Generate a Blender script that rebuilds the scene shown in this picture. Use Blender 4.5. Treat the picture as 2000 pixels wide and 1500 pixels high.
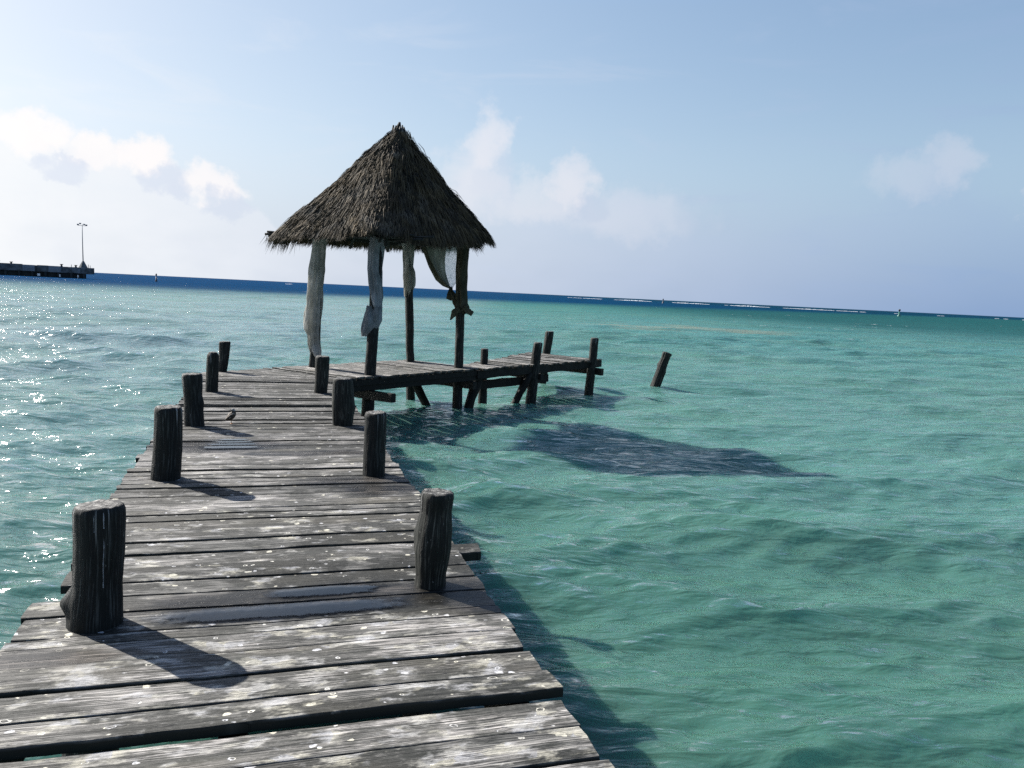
import bpy, math, random
import numpy as np
from mathutils import Vector, Matrix, noise as mnoise

# ------------------------------------------------------------------ camera, sky, sun, exposure
for o in list(bpy.data.objects): bpy.data.objects.remove(o, do_unlink=True)
SC = bpy.context.scene
COL = SC.collection
PI = math.pi
R = math.radians

EYE = Vector((0, 0, 1.6))
PITCH, ROLL = R(6.562), R(2.776)
cam_d = bpy.data.cameras.new("camera"); cam = bpy.data.objects.new("camera", cam_d); COL.objects.link(cam)
cam_d.sensor_width = 36; cam_d.lens = 1550/2000*36; cam_d.clip_start = .05; cam_d.clip_end = 30000
f = Vector((0, math.cos(PITCH), -math.sin(PITCH))); r0 = Vector((1, 0, 0)); u0 = r0.cross(f)
rr = math.cos(ROLL)*r0 + math.sin(ROLL)*u0; uu = -math.sin(ROLL)*r0 + math.cos(ROLL)*u0
M = Matrix((rr, uu, -f)).transposed().to_4x4(); M.translation = EYE
cam.matrix_world = M
SC.camera = cam

SUN_EL = R(33.5)
SUN_DIR = Vector((-.855, .519, 0)).normalized()          # horizontal direction towards the sun
sd = bpy.data.lights.new("sun", 'SUN'); sd.energy = 5.0; sd.angle = R(.6); sd.color = (1, .955, .89)
sun = bpy.data.objects.new("sun", sd); COL.objects.link(sun)
to_sun = Vector((SUN_DIR.x*math.cos(SUN_EL), SUN_DIR.y*math.cos(SUN_EL), math.sin(SUN_EL)))
sun.rotation_euler = to_sun.to_track_quat('Z', 'Y').to_euler()

SC.view_settings.view_transform = 'Standard'; SC.view_settings.look = 'None'
SC.view_settings.gamma = 1; SC.view_settings.exposure = 1.5
SC.render.engine = 'CYCLES'
SC.cycles.max_bounces = 6; SC.cycles.diffuse_bounces = 2; SC.cycles.glossy_bounces = 3
SC.cycles.transparent_max_bounces = 8; SC.cycles.sample_clamp_indirect = 3
SC.cycles.use_adaptive_sampling = False; SC.cycles.use_denoising = False; SC.cycles.denoising_prefilter = 'ACCURATE'; SC.cycles.denoising_input_passes = 'RGB_ALBEDO_NORMAL'


class NT:
    """small helper for node trees"""
    def __init__(s, tree): s.t = tree; s.n = tree.nodes; s.l = tree.links
    def node(s, kind, **kw):
        n = s.n.new(kind)
        for k, v in kw.items(): setattr(n, k, v)
        return n
    def put(s, sock, v):
        if isinstance(v, bpy.types.NodeSocket): s.l.new(v, sock)
        elif v is not None:
            if hasattr(sock.default_value, '__len__') and not hasattr(v, '__len__'): v = [v]*len(sock.default_value)
            if hasattr(v, '__len__') and len(v) == 3 and len(sock.default_value) == 4: v = (*v, 1)
            sock.default_value = v
    def math(s, op, a, b=None, c=None, clamp=False):
        n = s.node('ShaderNodeMath', operation=op, use_clamp=clamp)
        for i, v in enumerate((a, b, c)):
            if v is not None: s.put(n.inputs[i], v)
        return n.outputs[0]
    def vmath(s, op, a, b=None):
        n = s.node('ShaderNodeVectorMath', operation=op); s.put(n.inputs[0], a)
        if b is not None: s.put(n.inputs[1], b)
        return n.outputs['Value' if op in ('DOT_PRODUCT', 'LENGTH', 'DISTANCE') else 'Vector']
    def step(s, x, lo, hi):
        n = s.node('ShaderNodeMapRange', interpolation_type='SMOOTHSTEP'); s.put(n.inputs[0], x)
        s.put(n.inputs[1], lo); s.put(n.inputs[2], hi); return n.outputs[0]
    def remap(s, x, lo, hi, a, b):
        n = s.node('ShaderNodeMapRange'); s.put(n.inputs[0], x)
        for i, v in enumerate((lo, hi, a, b)): s.put(n.inputs[i+1], v)
        return n.outputs[0]
    def mix(s, fac, a, b, mode='MIX'):
        n = s.node('ShaderNodeMix', data_type='RGBA', blend_type=mode); s.put(n.inputs[0], fac)
        s.put(n.inputs[6], a); s.put(n.inputs[7], b); return n.outputs[2]
    def noise(s, vec, scale, detail=3, rough=.5, dist=0):
        n = s.node('ShaderNodeTexNoise'); s.put(n.inputs['Vector'], vec); s.put(n.inputs['Scale'], scale)
        s.put(n.inputs['Detail'], detail); s.put(n.inputs['Roughness'], rough); s.put(n.inputs['Distortion'], dist)
        return n.outputs['Fac']
    def voro(s, vec, scale, feature='F1', rand=1):
        n = s.node('ShaderNodeTexVoronoi', feature=feature); s.put(n.inputs['Vector'], vec)
        s.put(n.inputs['Scale'], scale); s.put(n.inputs['Randomness'], rand); return n
    def scale(s, vec, sc, loc=(0, 0, 0)):
        n = s.node('ShaderNodeMapping'); s.put(n.inputs['Vector'], vec)
        n.inputs['Scale'].default_value = sc; n.inputs['Location'].default_value = loc; return n.outputs[0]
    def attr(s, name, out='Fac'):
        return s.node('ShaderNodeAttribute', attribute_name=name).outputs[out]
    def curve(s, x, pts):
        n = s.node('ShaderNodeFloatCurve'); s.put(n.inputs[1], x)
        c = n.mapping.curves[0]
        c.points[0].location = pts[0]; c.points[-1].location = pts[-1]
        for p in pts[1:-1]: c.points.new(*p)
        n.mapping.update(); return n.outputs[0]


# ---- world: physical sky with a belt of cumulus and haze low over the sea
W = bpy.data.worlds.new("World"); SC.world = W; W.use_nodes = True
t = NT(W.node_tree); t.n.clear()
sky = t.node('ShaderNodeTexSky', sky_type='NISHITA', sun_disc=False)
sky.sun_elevation = SUN_EL; sky.sun_rotation = math.atan2(SUN_DIR.x, SUN_DIR.y)
sky.altitude = 0; sky.air_density = 1.0; sky.dust_density = 1.3; sky.ozone_density = 2.6
dirv = t.node('ShaderNodeTexCoord').outputs['Generated']
sep = t.node('ShaderNodeSeparateXYZ'); t.put(sep.inputs[0], dirv)
az = t.math('ARCTAN2', sep.outputs[0], sep.outputs[1]); azd = t.math('MULTIPLY', az, 180/PI)
el = t.math('MULTIPLY', t.math('ARCSINE', sep.outputs[2]), 180/PI)
ridge_pts = [(-180, 6), (-60, 8), (-40, 8.2), (-33, 8.6), (-31.5, 9.2), (-30, 8.0), (-28, 8.3), (-25.5, 8.5), (-23.7, 7.6), (-22.8, 6.7), (-20.5, 7.0),
             (-18.4, 5.4), (-15, 3.6), (-8, 4.6), (-5.6, 7.6), (-3.8, 10.0), (-2.6, 11.6), (-1.3, 10.8), (-.4, 7.4), (1.5, 6.8), (3.6, 8.6), (5.4, 7.6), (8.3, 7.2), (11, 6.6),
             (16, 6.8), (22.5, 7.4), (25, 8.6), (27.6, 9.9), (29.2, 8.9), (31, 7.2), (45, 6.5), (80, 6), (180, 6)]
ridge = t.math('MULTIPLY', t.curve(t.remap(azd, -180, 180, 0, 1), [((a+180)/360, e/14) for a, e in ridge_pts]), 14)
n1 = t.noise(dirv, 22, 8, .62); n2 = t.noise(dirv, 9, 5, .55); n3 = t.noise(t.scale(dirv, (1, 1, 2.2)), 13, 4, .5)
nw = t.noise(t.vmath('ADD', dirv, (3.1, 1.7, .4)), 26, 7, .6)
elw = t.math('ADD', el, t.math('MULTIPLY', t.math('SUBTRACT', n1, .5), 4.6))
azw = t.math('ADD', azd, t.math('MULTIPLY', t.math('SUBTRACT', nw, .5), 5.0))
below = t.math('SUBTRACT', ridge, elw)
soft = t.curve(t.remap(azd, -60, 60, 0, 1), [(0, .2), (.36, .2), (.42, .8), (.5, .7), (.57, .8), (.64, .95), (1, .95)])
body = t.step(below, t.math('MULTIPLY', soft, -.9), t.math('MULTIPLY', soft, 3.2))
opac = t.curve(t.remap(azd, -60, 60, 0, 1), [(0, .95), (.3, .88), (.36, .66), (.42, .5), (.5, .52), (.6, .42), (.68, .32), (.78, .28), (1, .22)])
lumps = t.remap(n3, .3, .7, .70, 1.10)
cloud = t.math('MULTIPLY', t.math('MULTIPLY', body, opac), lumps, clamp=True)
def blob(a, e, ra, re, lo=.15, hi=1.2):
    x = t.math('DIVIDE', t.math('SUBTRACT', azw, a), ra); y = t.math('DIVIDE', t.math('SUBTRACT', elw, e), re)
    return t.math('SUBTRACT', 1, t.step(t.math('ADD', t.math('MULTIPLY', x, x), t.math('MULTIPLY', y, y)), lo, hi))
def most(xs):
    r_ = xs[0]
    for x_ in xs[1:]: r_ = t.math('MAXIMUM', r_, x_)
    return r_
def amt(x_, k_): return t.math('MULTIPLY', x_, k_)
# heads of the single cumulus puffs
puffs = most([amt(blob(-31.2, 8.2, 2.6, 1.5, .1, 1.2), .9), amt(blob(-27.6, 7.5, 2.2, 1.3, .1, 1.2), .8), amt(blob(-25.2, 7.6, 2.0, 1.3, .1, 1.2), .9), amt(blob(-21.0, 6.5, 2.3, 1.2, .1, 1.2), .8),
              amt(blob(-2.6, 10.4, 1.8, 2.3, 0, 1.5), .55), amt(blob(-3.4, 7.6, 2.4, 2.8, 0, 1.6), .42), amt(blob(3.4, 7.7, 2.2, 1.7, 0, 1.4), .58), amt(blob(1.2, 6.4, 3.6, 1.8, 0, 1.5), .38), amt(blob(8, 5.8, 5, 2.0, 0, 1.5), .25),
              amt(blob(27.8, 9.4, 2.0, 1.6, 0, 1.4), .30), amt(blob(25.4, 8.4, 2.8, 1.4, 0, 1.5), .22), amt(blob(33, 6.2, 1.6, 1.5, .1, 1.2), .5)])
# shaded bellies
bl = most([blob(-23.9, 6.2, 1.7, 1.1), blob(-19.7, 5.2, 2.2, 1.0), blob(-29.5, 6.3, 1.8, .9), amt(blob(12.8, 6.4, 3.2, 1.9), .9), amt(blob(5.0, 6.2, 1.8, 1.2), .8), amt(blob(-2.6, 7.6, 1.2, 1.6), .3), amt(t.step(n2, .5, .66), .2)])
warm = t.remap(azd, -34, 30, 0, 1)
ccol = t.mix(warm, (.57, .58, .59), (.20, .27, .41))
ccol = t.mix(t.math('MULTIPLY', bl, .5), ccol, t.mix(warm, (.38, .42, .52), (.215, .27, .385)))
pcol = t.mix(t.math('MULTIPLY', bl, .38), t.mix(warm, (.62, .60, .59), (.47, .455, .50)), t.mix(warm, (.38, .42, .52), (.24, .29, .41)))
# thin high streaks
cir = t.noise(t.scale(dirv, (2.2, 2.2, 11)), 2.4, 6, .55, .6)
cirm = t.math('MULTIPLY', t.step(cir, .50, .76), .32)
bgs = t.node('ShaderNodeBackground'); 
bright = t.vmath('MULTIPLY', sky.outputs[0], (.102, .107, .116))
bs = t.node('ShaderNodeSeparateColor'); t.put(bs.inputs[0], bright); bc = t.node('ShaderNodeCombineColor')
for k_ in range(3):      # a camera's highlight roll-off near the sun side
    x_ = bs.outputs[k_]; t.l.new(t.math('DIVIDE', t.math('MULTIPLY', x_, t.remap(el, 19, 28, 1.33, 1.1)), t.math('ADD', 1, t.math('MULTIPLY', x_, t.remap(el, 19, 28, 1.28, .05)))), bc.inputs[k_])
base = t.mix(cirm, bc.outputs[0], ccol)
# pale air right above the sea
hz = t.math('MULTIPLY', t.math('SUBTRACT', 1, t.step(el, 0, 11)), .80)
hcol = t.mix(t.remap(azd, -34, 32, 0, 1), (.42, .46, .53), (.125, .215, .38))
base = t.mix(hz, base, hcol)
final = t.mix(puffs, t.mix(cloud, base, ccol), pcol)
t.put(bgs.inputs[0], final); bgs.inputs[1].default_value = .6
out = t.node('ShaderNodeOutputWorld'); t.l.new(bgs.outputs[0], out.inputs[0])


# ------------------------------------------------------------------ helpers
rng = np.random.default_rng(7)
random.seed(7)
WATER = -.87
UA, VA = np.array([-.2991, .9542]), np.array([.9542, .2991])      # along / across the first stretch of the pier
WB, NB = np.array([.585, .811]), np.array([.811, -.585])          # along / across the stretch under the hut
def ST(s, tt): return s*UA + tt*VA
def PQ(p, q): return p*WB + q*NB

def nz(x, y, z=0.0): return mnoise.noise(Vector((x, y, z)))

def link(name, me, mat, parent=None, smooth=True):
    if mat: me.materials.append(mat)
    if smooth: me.polygons.foreach_set('use_smooth', [True]*len(me.polygons))
    o = bpy.data.objects.new(name, me); COL.objects.link(o)
    if parent: o.parent = parent
    return o
def empty(name, loc=(0, 0, 0)):
    o = bpy.data.objects.new(name, None); COL.objects.link(o); o.location = loc; o.empty_display_size = .2; return o
def tag(o, label=None, cat=None, group=None, kind=None):
    for k, v in (('label', label), ('category', cat), ('group', group), ('kind', kind)):
        if v: o[k] = v
    return o

class MB:
    def __init__(s): s.v = []; s.f = []; s.uv = []; s.at = {}
    def add(s, verts, faces, uv=None, **attrs):
        b = len(s.v); n = len(verts)
        for k in list(attrs)+[k for k in s.at if k not in attrs]:
            if k not in s.at: s.at[k] = [0.0]*b
            val = attrs.get(k, 0.0)
            s.at[k] += list(val) if hasattr(val, '__len__') else [val]*n
        s.v += [tuple(map(float, p)) for p in verts]; s.f += [tuple(i+b for i in fc) for fc in faces]
        s.uv += list(uv) if uv is not None else [(0, 0)]*n
    def build(s, name, mat, parent=None, smooth=True, off=(0, 0, 0)):
        me = bpy.data.meshes.new(name)
        me.from_pydata([(p[0]-off[0], p[1]-off[1], p[2]-off[2]) for p in s.v], [], s.f)
        if any(u != (0, 0) for u in s.uv):
            ul = me.uv_layers.new(name='UVMap'); idx = np.zeros(len(me.loops), int); me.loops.foreach_get('vertex_index', idx)
            ul.data.foreach_set('uv', np.array(s.uv, float)[idx].ravel())
        for k, a in s.at.items():
            me.attributes.new(k, 'FLOAT', 'POINT').data.foreach_set('value', np.array(a, float))
        o = link(name, me, mat, parent, smooth)
        if off != (0, 0, 0) and parent is None: o.location = off
        return o

def grid_faces(nu, nv, closed=False):
    fs = []
    for i in range(nu-1):
        for j in range(nv if closed else nv-1):
            fs.append((i*nv+j, i*nv+(j+1) % nv, (i+1)*nv+(j+1) % nv, (i+1)*nv+j))
    return fs

def tube(mb, pts, rad, seg=8, uvoff=0, wob=0, seed=0, **at):
    """closed tapering round bar along pts"""
    pts = [Vector(p) for p in pts]; n = len(pts); V = []; UV = []
    if not hasattr(rad, '__len__'): rad = [rad]*n
    d0 = (pts[-1]-pts[0]).normalized(); ref = Vector((0, 0, 1)) if abs(d0.z) < .9 else Vector((1, 0, 0))
    L = 0
    for i, p in enumerate(pts):
        d = (pts[min(i+1, n-1)]-pts[max(i-1, 0)]).normalized(); a = d.cross(ref).normalized(); b = d.cross(a)
        if i: L += (p-pts[i-1]).length
        for j in range(seg):
            th = 2*PI*j/seg; w = 1+wob*nz(math.cos(th)*1.5+seed, math.sin(th)*1.5, L*3)
            V.append(p+(a*math.cos(th)+b*math.sin(th))*rad[i]*w); UV.append((th*rad[i]+uvoff+.01, L+uvoff))
    F = grid_faces(n, seg, True)+[tuple(range(seg))[::-1], tuple(range((n-1)*seg, n*seg))]
    mb.add(V, F, UV, **at)

def box(mb, c, half, ax=None, uvoff=0, wob=0, **at):
    """box with axes ax (3 unit vectors); a few loops along its first axis so that it can be a little uneven"""
    ax = ax or (Vector((1, 0, 0)), Vector((0, 1, 0)), Vector((0, 0, 1)))
    c = Vector(c); n = max(2, int(half[0]*2/.25)+1) if wob else 2; V = []; UV = []
    b = min(half[1], half[2])*.18
    prof = [(-half[1]+b, -half[2]), (half[1]-b, -half[2]), (half[1], -half[2]+b), (half[1], half[2]-b), (half[1]-b, half[2]), (-half[1]+b, half[2]), (-half[1], half[2]-b), (-half[1], -half[2]+b)]
    for i in range(n):
        x = -half[0]+2*half[0]*i/(n-1)
        for k, (y, z) in enumerate(prof):
            w = wob*nz(x*3+uvoff, k*.7, uvoff)
            V.append(c+ax[0]*x+ax[1]*(y*(1+w))+ax[2]*(z*(1+w))); UV.append((x+uvoff, y+z+uvoff))
    mb.add(V, grid_faces(n, 8, True)+[tuple(range(8))[::-1], tuple(range((n-1)*8, n*8))], UV, **at)

def beam(mb, a, b, hw, hh, **k):
    """rectangular timber from a to b (3D), hw half width, hh half height"""
    a = Vector(a); b = Vector(b); d = (b-a).normalized(); s = d.cross(Vector((0, 0, 1))).normalized(); u = s.cross(d)
    box(mb, (a+b)/2, ((b-a).length/2, hw, hh), (d, s, u), **k)


# ------------------------------------------------------------------ materials
def mat(name):
    m = bpy.data.materials.new(name); m.use_nodes = True; t = NT(m.node_tree); t.n.clear()
    p = t.node('ShaderNodeBsdfPrincipled'); o = t.node('ShaderNodeOutputMaterial'); t.l.new(p.outputs[0], o.inputs[0])
    return m, t, p, o
def uvn(t, x=1, y=1, z=0):
    return t.scale(t.node('ShaderNodeUVMap', uv_map='UVMap').outputs[0], (x, y, 1))
def bump(t, p, h, strength, dist, prev=None):
    b = t.node('ShaderNodeBump'); b.inputs['Strength'].default_value = strength; b.inputs['Distance'].default_value = dist
    t.put(b.inputs['Height'], h)
    if prev is not None: t.l.new(prev, b.inputs['Normal'])
    if p is not None: t.l.new(b.outputs[0], p.inputs['Normal'])
    return b.outputs[0]

def deck_material():
    m, t, p, o = mat('weathered_deck_wood')
    grain = t.noise(uvn(t, 3.2, 130), 1, 6, .65, .25)
    streak = t.noise(uvn(t, 1.3, 22), 1, 5, .6, .5)
    cloudy = t.noise(uvn(t, 2.6, 7), 1, 6, .66)
    broad = t.noise(uvn(t, .9, 2.4), 1, 3, .5)
    tone = t.attr('tone'); wet = t.attr('wet'); near = t.attr('lich')
    c = t.mix(t.step(grain, .40, .62), (.020, .024, .022), (.76, .74, .72))
    c = t.mix(t.math('MULTIPLY', t.step(streak, .44, .62), .75), c, (.13, .135, .13))
    # grey green mildew in clouds
    wp = t.noise(t.scale(t.node('ShaderNodeNewGeometry').outputs['Position'], (1, 1, 1)), 2.3, 5, .6, .6)
    cloudy = t.math('ADD', cloudy, t.math('MULTIPLY', t.math('SUBTRACT', wp, .5), .75))
    mil = t.math('MULTIPLY', t.step(t.math('ADD', cloudy, t.math('MULTIPLY', t.math('SUBTRACT', broad, .5), .7)), .40, .52), .97)
    fine = t.noise(uvn(t, 30, 60), 1, 4, .75)
    mil = t.math('MULTIPLY', mil, t.step(t.math('ADD', t.math('MULTIPLY', fine, .5), t.math('MULTIPLY', grain, .5)), .38, .50))
    c = t.mix(t.math('MULTIPLY', mil, t.remap(tone, 0, 1, 1, .6)), c, (.014, .018, .013))
    c = t.mix(t.math('MULTIPLY', t.step(broad, .5, .75), .35), c, (.17, .15, .105))
    c = t.mix(1, c, t.mix(tone, (.20, .202, .19), (.70, .675, .645)), 'MULTIPLY')
    # cracks along the grain
    crk = t.noise(uvn(t, 1.7, 60), 1, 2, .5, .8); crm = t.math('SUBTRACT', 1, t.step(t.math('ABSOLUTE', t.math('SUBTRACT', crk, .5)), 0, .022))
    c = t.mix(t.math('MULTIPLY', crm, .75), c, (.02, .02, .02))
    # pale salt and droppings: soft patches, crusty spots and small rings
    warp = t.node('ShaderNodeTexNoise'); t.put(warp.inputs['Vector'], uvn(t, 1, 1)); warp.inputs['Scale'].default_value = 22; warp.inputs['Detail'].default_value = 3
    wv = t.vmath('ADD', uvn(t, 1, 1.35), t.vmath('MULTIPLY', t.vmath('SUBTRACT', warp.outputs['Color'], (.5, .5, .5)), (.05, .045, 0)))
    pn = t.noise(uvn(t, 4.2, 9), 1, 5, .66)
    pat = t.math('MULTIPLY', t.step(t.math('ADD', pn, t.math('MULTIPLY', t.math('SUBTRACT', near, .5), .22)), .60, .72), t.remap(fine, .3, .6, .35, 1))
    v1 = t.voro(wv, 13); sel = t.node('ShaderNodeSeparateColor'); t.put(sel.inputs[0], v1.outputs['Color'])
    rad = t.remap(sel.outputs[0], 0, 1, .05, .30)
    on = t.step(t.math('ADD', sel.outputs[1], t.math('MULTIPLY', near, .20)), .93, .95)
    spot = t.math('MULTIPLY', t.math('SUBTRACT', 1, t.step(v1.outputs['Distance'], t.math('MULTIPLY', rad, .8), rad)), on)
    v2 = t.voro(wv, 17); sel2 = t.node('ShaderNodeSeparateColor'); t.put(sel2.inputs[0], v2.outputs['Color'])
    r2 = t.remap(sel2.outputs[0], 0, 1, .12, .26); rg = t.math('ABSOLUTE', t.math('SUBTRACT', v2.outputs['Distance'], r2))
    ring = t.math('MULTIPLY', t.math('SUBTRACT', 1, t.step(rg, .02, .065)), t.step(t.math('ADD', sel2.outputs[1], t.math('MULTIPLY', near, .10)), .955, .97))
    li = t.math('MAXIMUM', t.math('MULTIPLY', pat, .5), t.math('MAXIMUM', t.math('MULTIPLY', spot, t.remap(fine, .3, .6, .3, .95)), t.math('MULTIPLY', ring, .85)))
    li = t.math('MULTIPLY', li, t.math('SUBTRACT', 1, t.math('MULTIPLY', wet, .8)))
    c = t.mix(li, c, t.mix(sel.outputs[2], (.58, .55, .44), (.54, .54, .55)))
    c = t.mix(t.attr('edge'), c, (.012, .014, .011))  # board sides and rims: shade of the gaps painted into the colour
    # row of nails over the middle stringer
    nl = t.attr('nail'); nd = t.noise(uvn(t, 6, 14), 1, 2); c = t.mix(t.math('MULTIPLY', nl, t.step(nd, .4, .6)), c, (.055, .058, .05))
    c = t.mix(t.math('MULTIPLY', wet, .9), c, t.mix(1, c, (.22, .20, .18), 'MULTIPLY'))
    p.inputs['Specular IOR Level'].default_value = .22
    t.put(p.inputs['Base Color'], c)
    rgh = t.remap(grain, .3, .7, .80, .62); t.put(p.inputs['Roughness'], t.remap(wet, 0, 1, rgh, .42))
    h = t.math('ADD', t.math('MULTIPLY', grain, .6), t.math('ADD', t.math('MULTIPLY', fine, .35), t.math('MULTIPLY', crm, -1.0)))
    h = t.math('ADD', h, t.math('MULTIPLY', li, .35))
    h = t.math('MULTIPLY', h, t.remap(wet, 0, 1, 1, .35))
    bump(t, p, h, .8, .006)
    return m

def post_material(name, dark, light, flecks=.5):
    m, t, p, o = mat(name)
    g = t.noise(uvn(t, 95, 4), 1, 6, .65, .4); s = t.noise(uvn(t, 22, 1.6), 1, 4, .6, .6); cl = t.noise(uvn(t, 7, 5), 1, 5, .65)
    cap = t.attr('cap'); top = t.attr('top')
    c = t.mix(t.step(g, .50, .66), dark, light)
    c = t.mix(t.step(cl, .45, .7), c, t.mix(1, c, (.45, .5, .46), 'MULTIPLY'))
    crk = t.math('SUBTRACT', 1, t.step(t.math('ABSOLUTE', t.math('SUBTRACT', s, .5)), 0, .03)); c = t.mix(crk, c, (.01, .01, .01))
    fl = t.noise(uvn(t, 70, 22), 1, 2, .5); c = t.mix(t.math('MULTIPLY', t.step(fl, .72, .76), flecks), c, (.26, .26, .24))
    run = t.noise(uvn(t, 34, .9), 1, 3, .5); rm = t.math('MULTIPLY', t.step(run, .60, .66), t.step(top, .3, 1.0)); c = t.mix(t.math('MULTIPLY', rm, .7), c, (.30, .31, .31))
    ob = t.node('ShaderNodeNewGeometry').outputs['Position']
    tn = t.noise(ob, 38, 5, .7); ring = t.noise(ob, 16, 3, .5, 1)
    tc = t.mix(t.step(tn, .44, .66), (.03, .03, .028), (.22, .215, .20)); tc = t.mix(t.math('SUBTRACT', 1, t.step(t.math('ABSOLUTE', t.math('SUBTRACT', ring, .5)), 0, .035)), tc, (.03, .03, .03))
    c = t.mix(cap, c, tc)
    t.put(p.inputs['Base Color'], c); p.inputs['Roughness'].default_value = .72; p.inputs['Specular IOR Level'].default_value = .18
    h = t.math('ADD', t.math('MULTIPLY', g, .5), t.math('ADD', t.math('MULTIPLY', crk, -1), t.math('MULTIPLY', t.noise(uvn(t, 26, 4), 1, 4, .6), .8)))
    bump(t, p, h, .7, .007)
    return m

def plain(name, col, rough=.7, spec=.3, var=.35, sc=3, metal=0):
    m, t, p, o = mat(name)
    ob = t.node('ShaderNodeTexCoord').outputs['Object']; n = t.noise(ob, sc, 5, .6)
    t.put(p.inputs['Base Color'], t.mix(t.step(n, .3, .7), tuple(x*(1-var) for x in col), tuple(min(1, x*(1+var)) for x in col)))
    p.inputs['Roughness'].default_value = rough; p.inputs['Specular IOR Level'].default_value = spec; p.inputs['Metallic'].default_value = metal
    bump(t, p, n, .4, .02)
    return m

M_DECK = deck_material()
M_POST = post_material('dark_weathered_post', (.006, .008, .008), (.045, .050, .048))
M_POSTG = post_material('grey_barky_post', (.008, .010, .009), (.075, .076, .066), .7)
M_BEAM = post_material('dark_wet_timber', (.005, .006, .005), (.028, .027, .021), .3)

def cloth_material(name, a, b, sheer=0.0):
    m, t, p, o = mat(name)
    ob = t.node('ShaderNodeTexCoord').outputs['Object']
    weave = t.noise(t.scale(ob, (8, 8, 60)), 3, 3, .6); st = t.noise(t.scale(ob, (1, 1, .5)), 5, 4, .6)
    c = t.mix(t.step(st, .35, .7), a, b)
    t.put(p.inputs['Base Color'], c); p.inputs['Roughness'].default_value = .9; p.inputs['Specular IOR Level'].default_value = .1
    tr = t.node('ShaderNodeBsdfTranslucent'); t.put(tr.inputs[0], c)
    mx = t.node('ShaderNodeMixShader'); mx.inputs[0].default_value = .5; t.l.new(p.outputs[0], mx.inputs[1]); t.l.new(tr.outputs[0], mx.inputs[2])
    fin = mx
    if sheer:
        tp = t.node('ShaderNodeBsdfTransparent'); m2 = t.node('ShaderNodeMixShader')
        t.put(m2.inputs[0], t.math('MULTIPLY', t.step(weave, .35, .6), sheer)); t.l.new(mx.outputs[0], m2.inputs[1]); t.l.new(tp.outputs[0], m2.inputs[2]); fin = m2
    t.l.new(fin.outputs[0], o.inputs[0])
    bump(t, p, weave, .1, .002)
    return m
M_CLOTH = cloth_material('off_white_gauze', (.29, .285, .25), (.50, .495, .47))
M_CLOTHD = cloth_material('dark_olive_gauze', (.05, .052, .035), (.12, .12, .09))  # dark olive tone of gauze
M_CLOTHG = cloth_material('grey_gauze', (.16, .18, .19), (.34, .37, .40))
M_SHEER = cloth_material('sheer_pale_gauze', (.50, .56, .60), (.66, .70, .74), .55)

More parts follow.
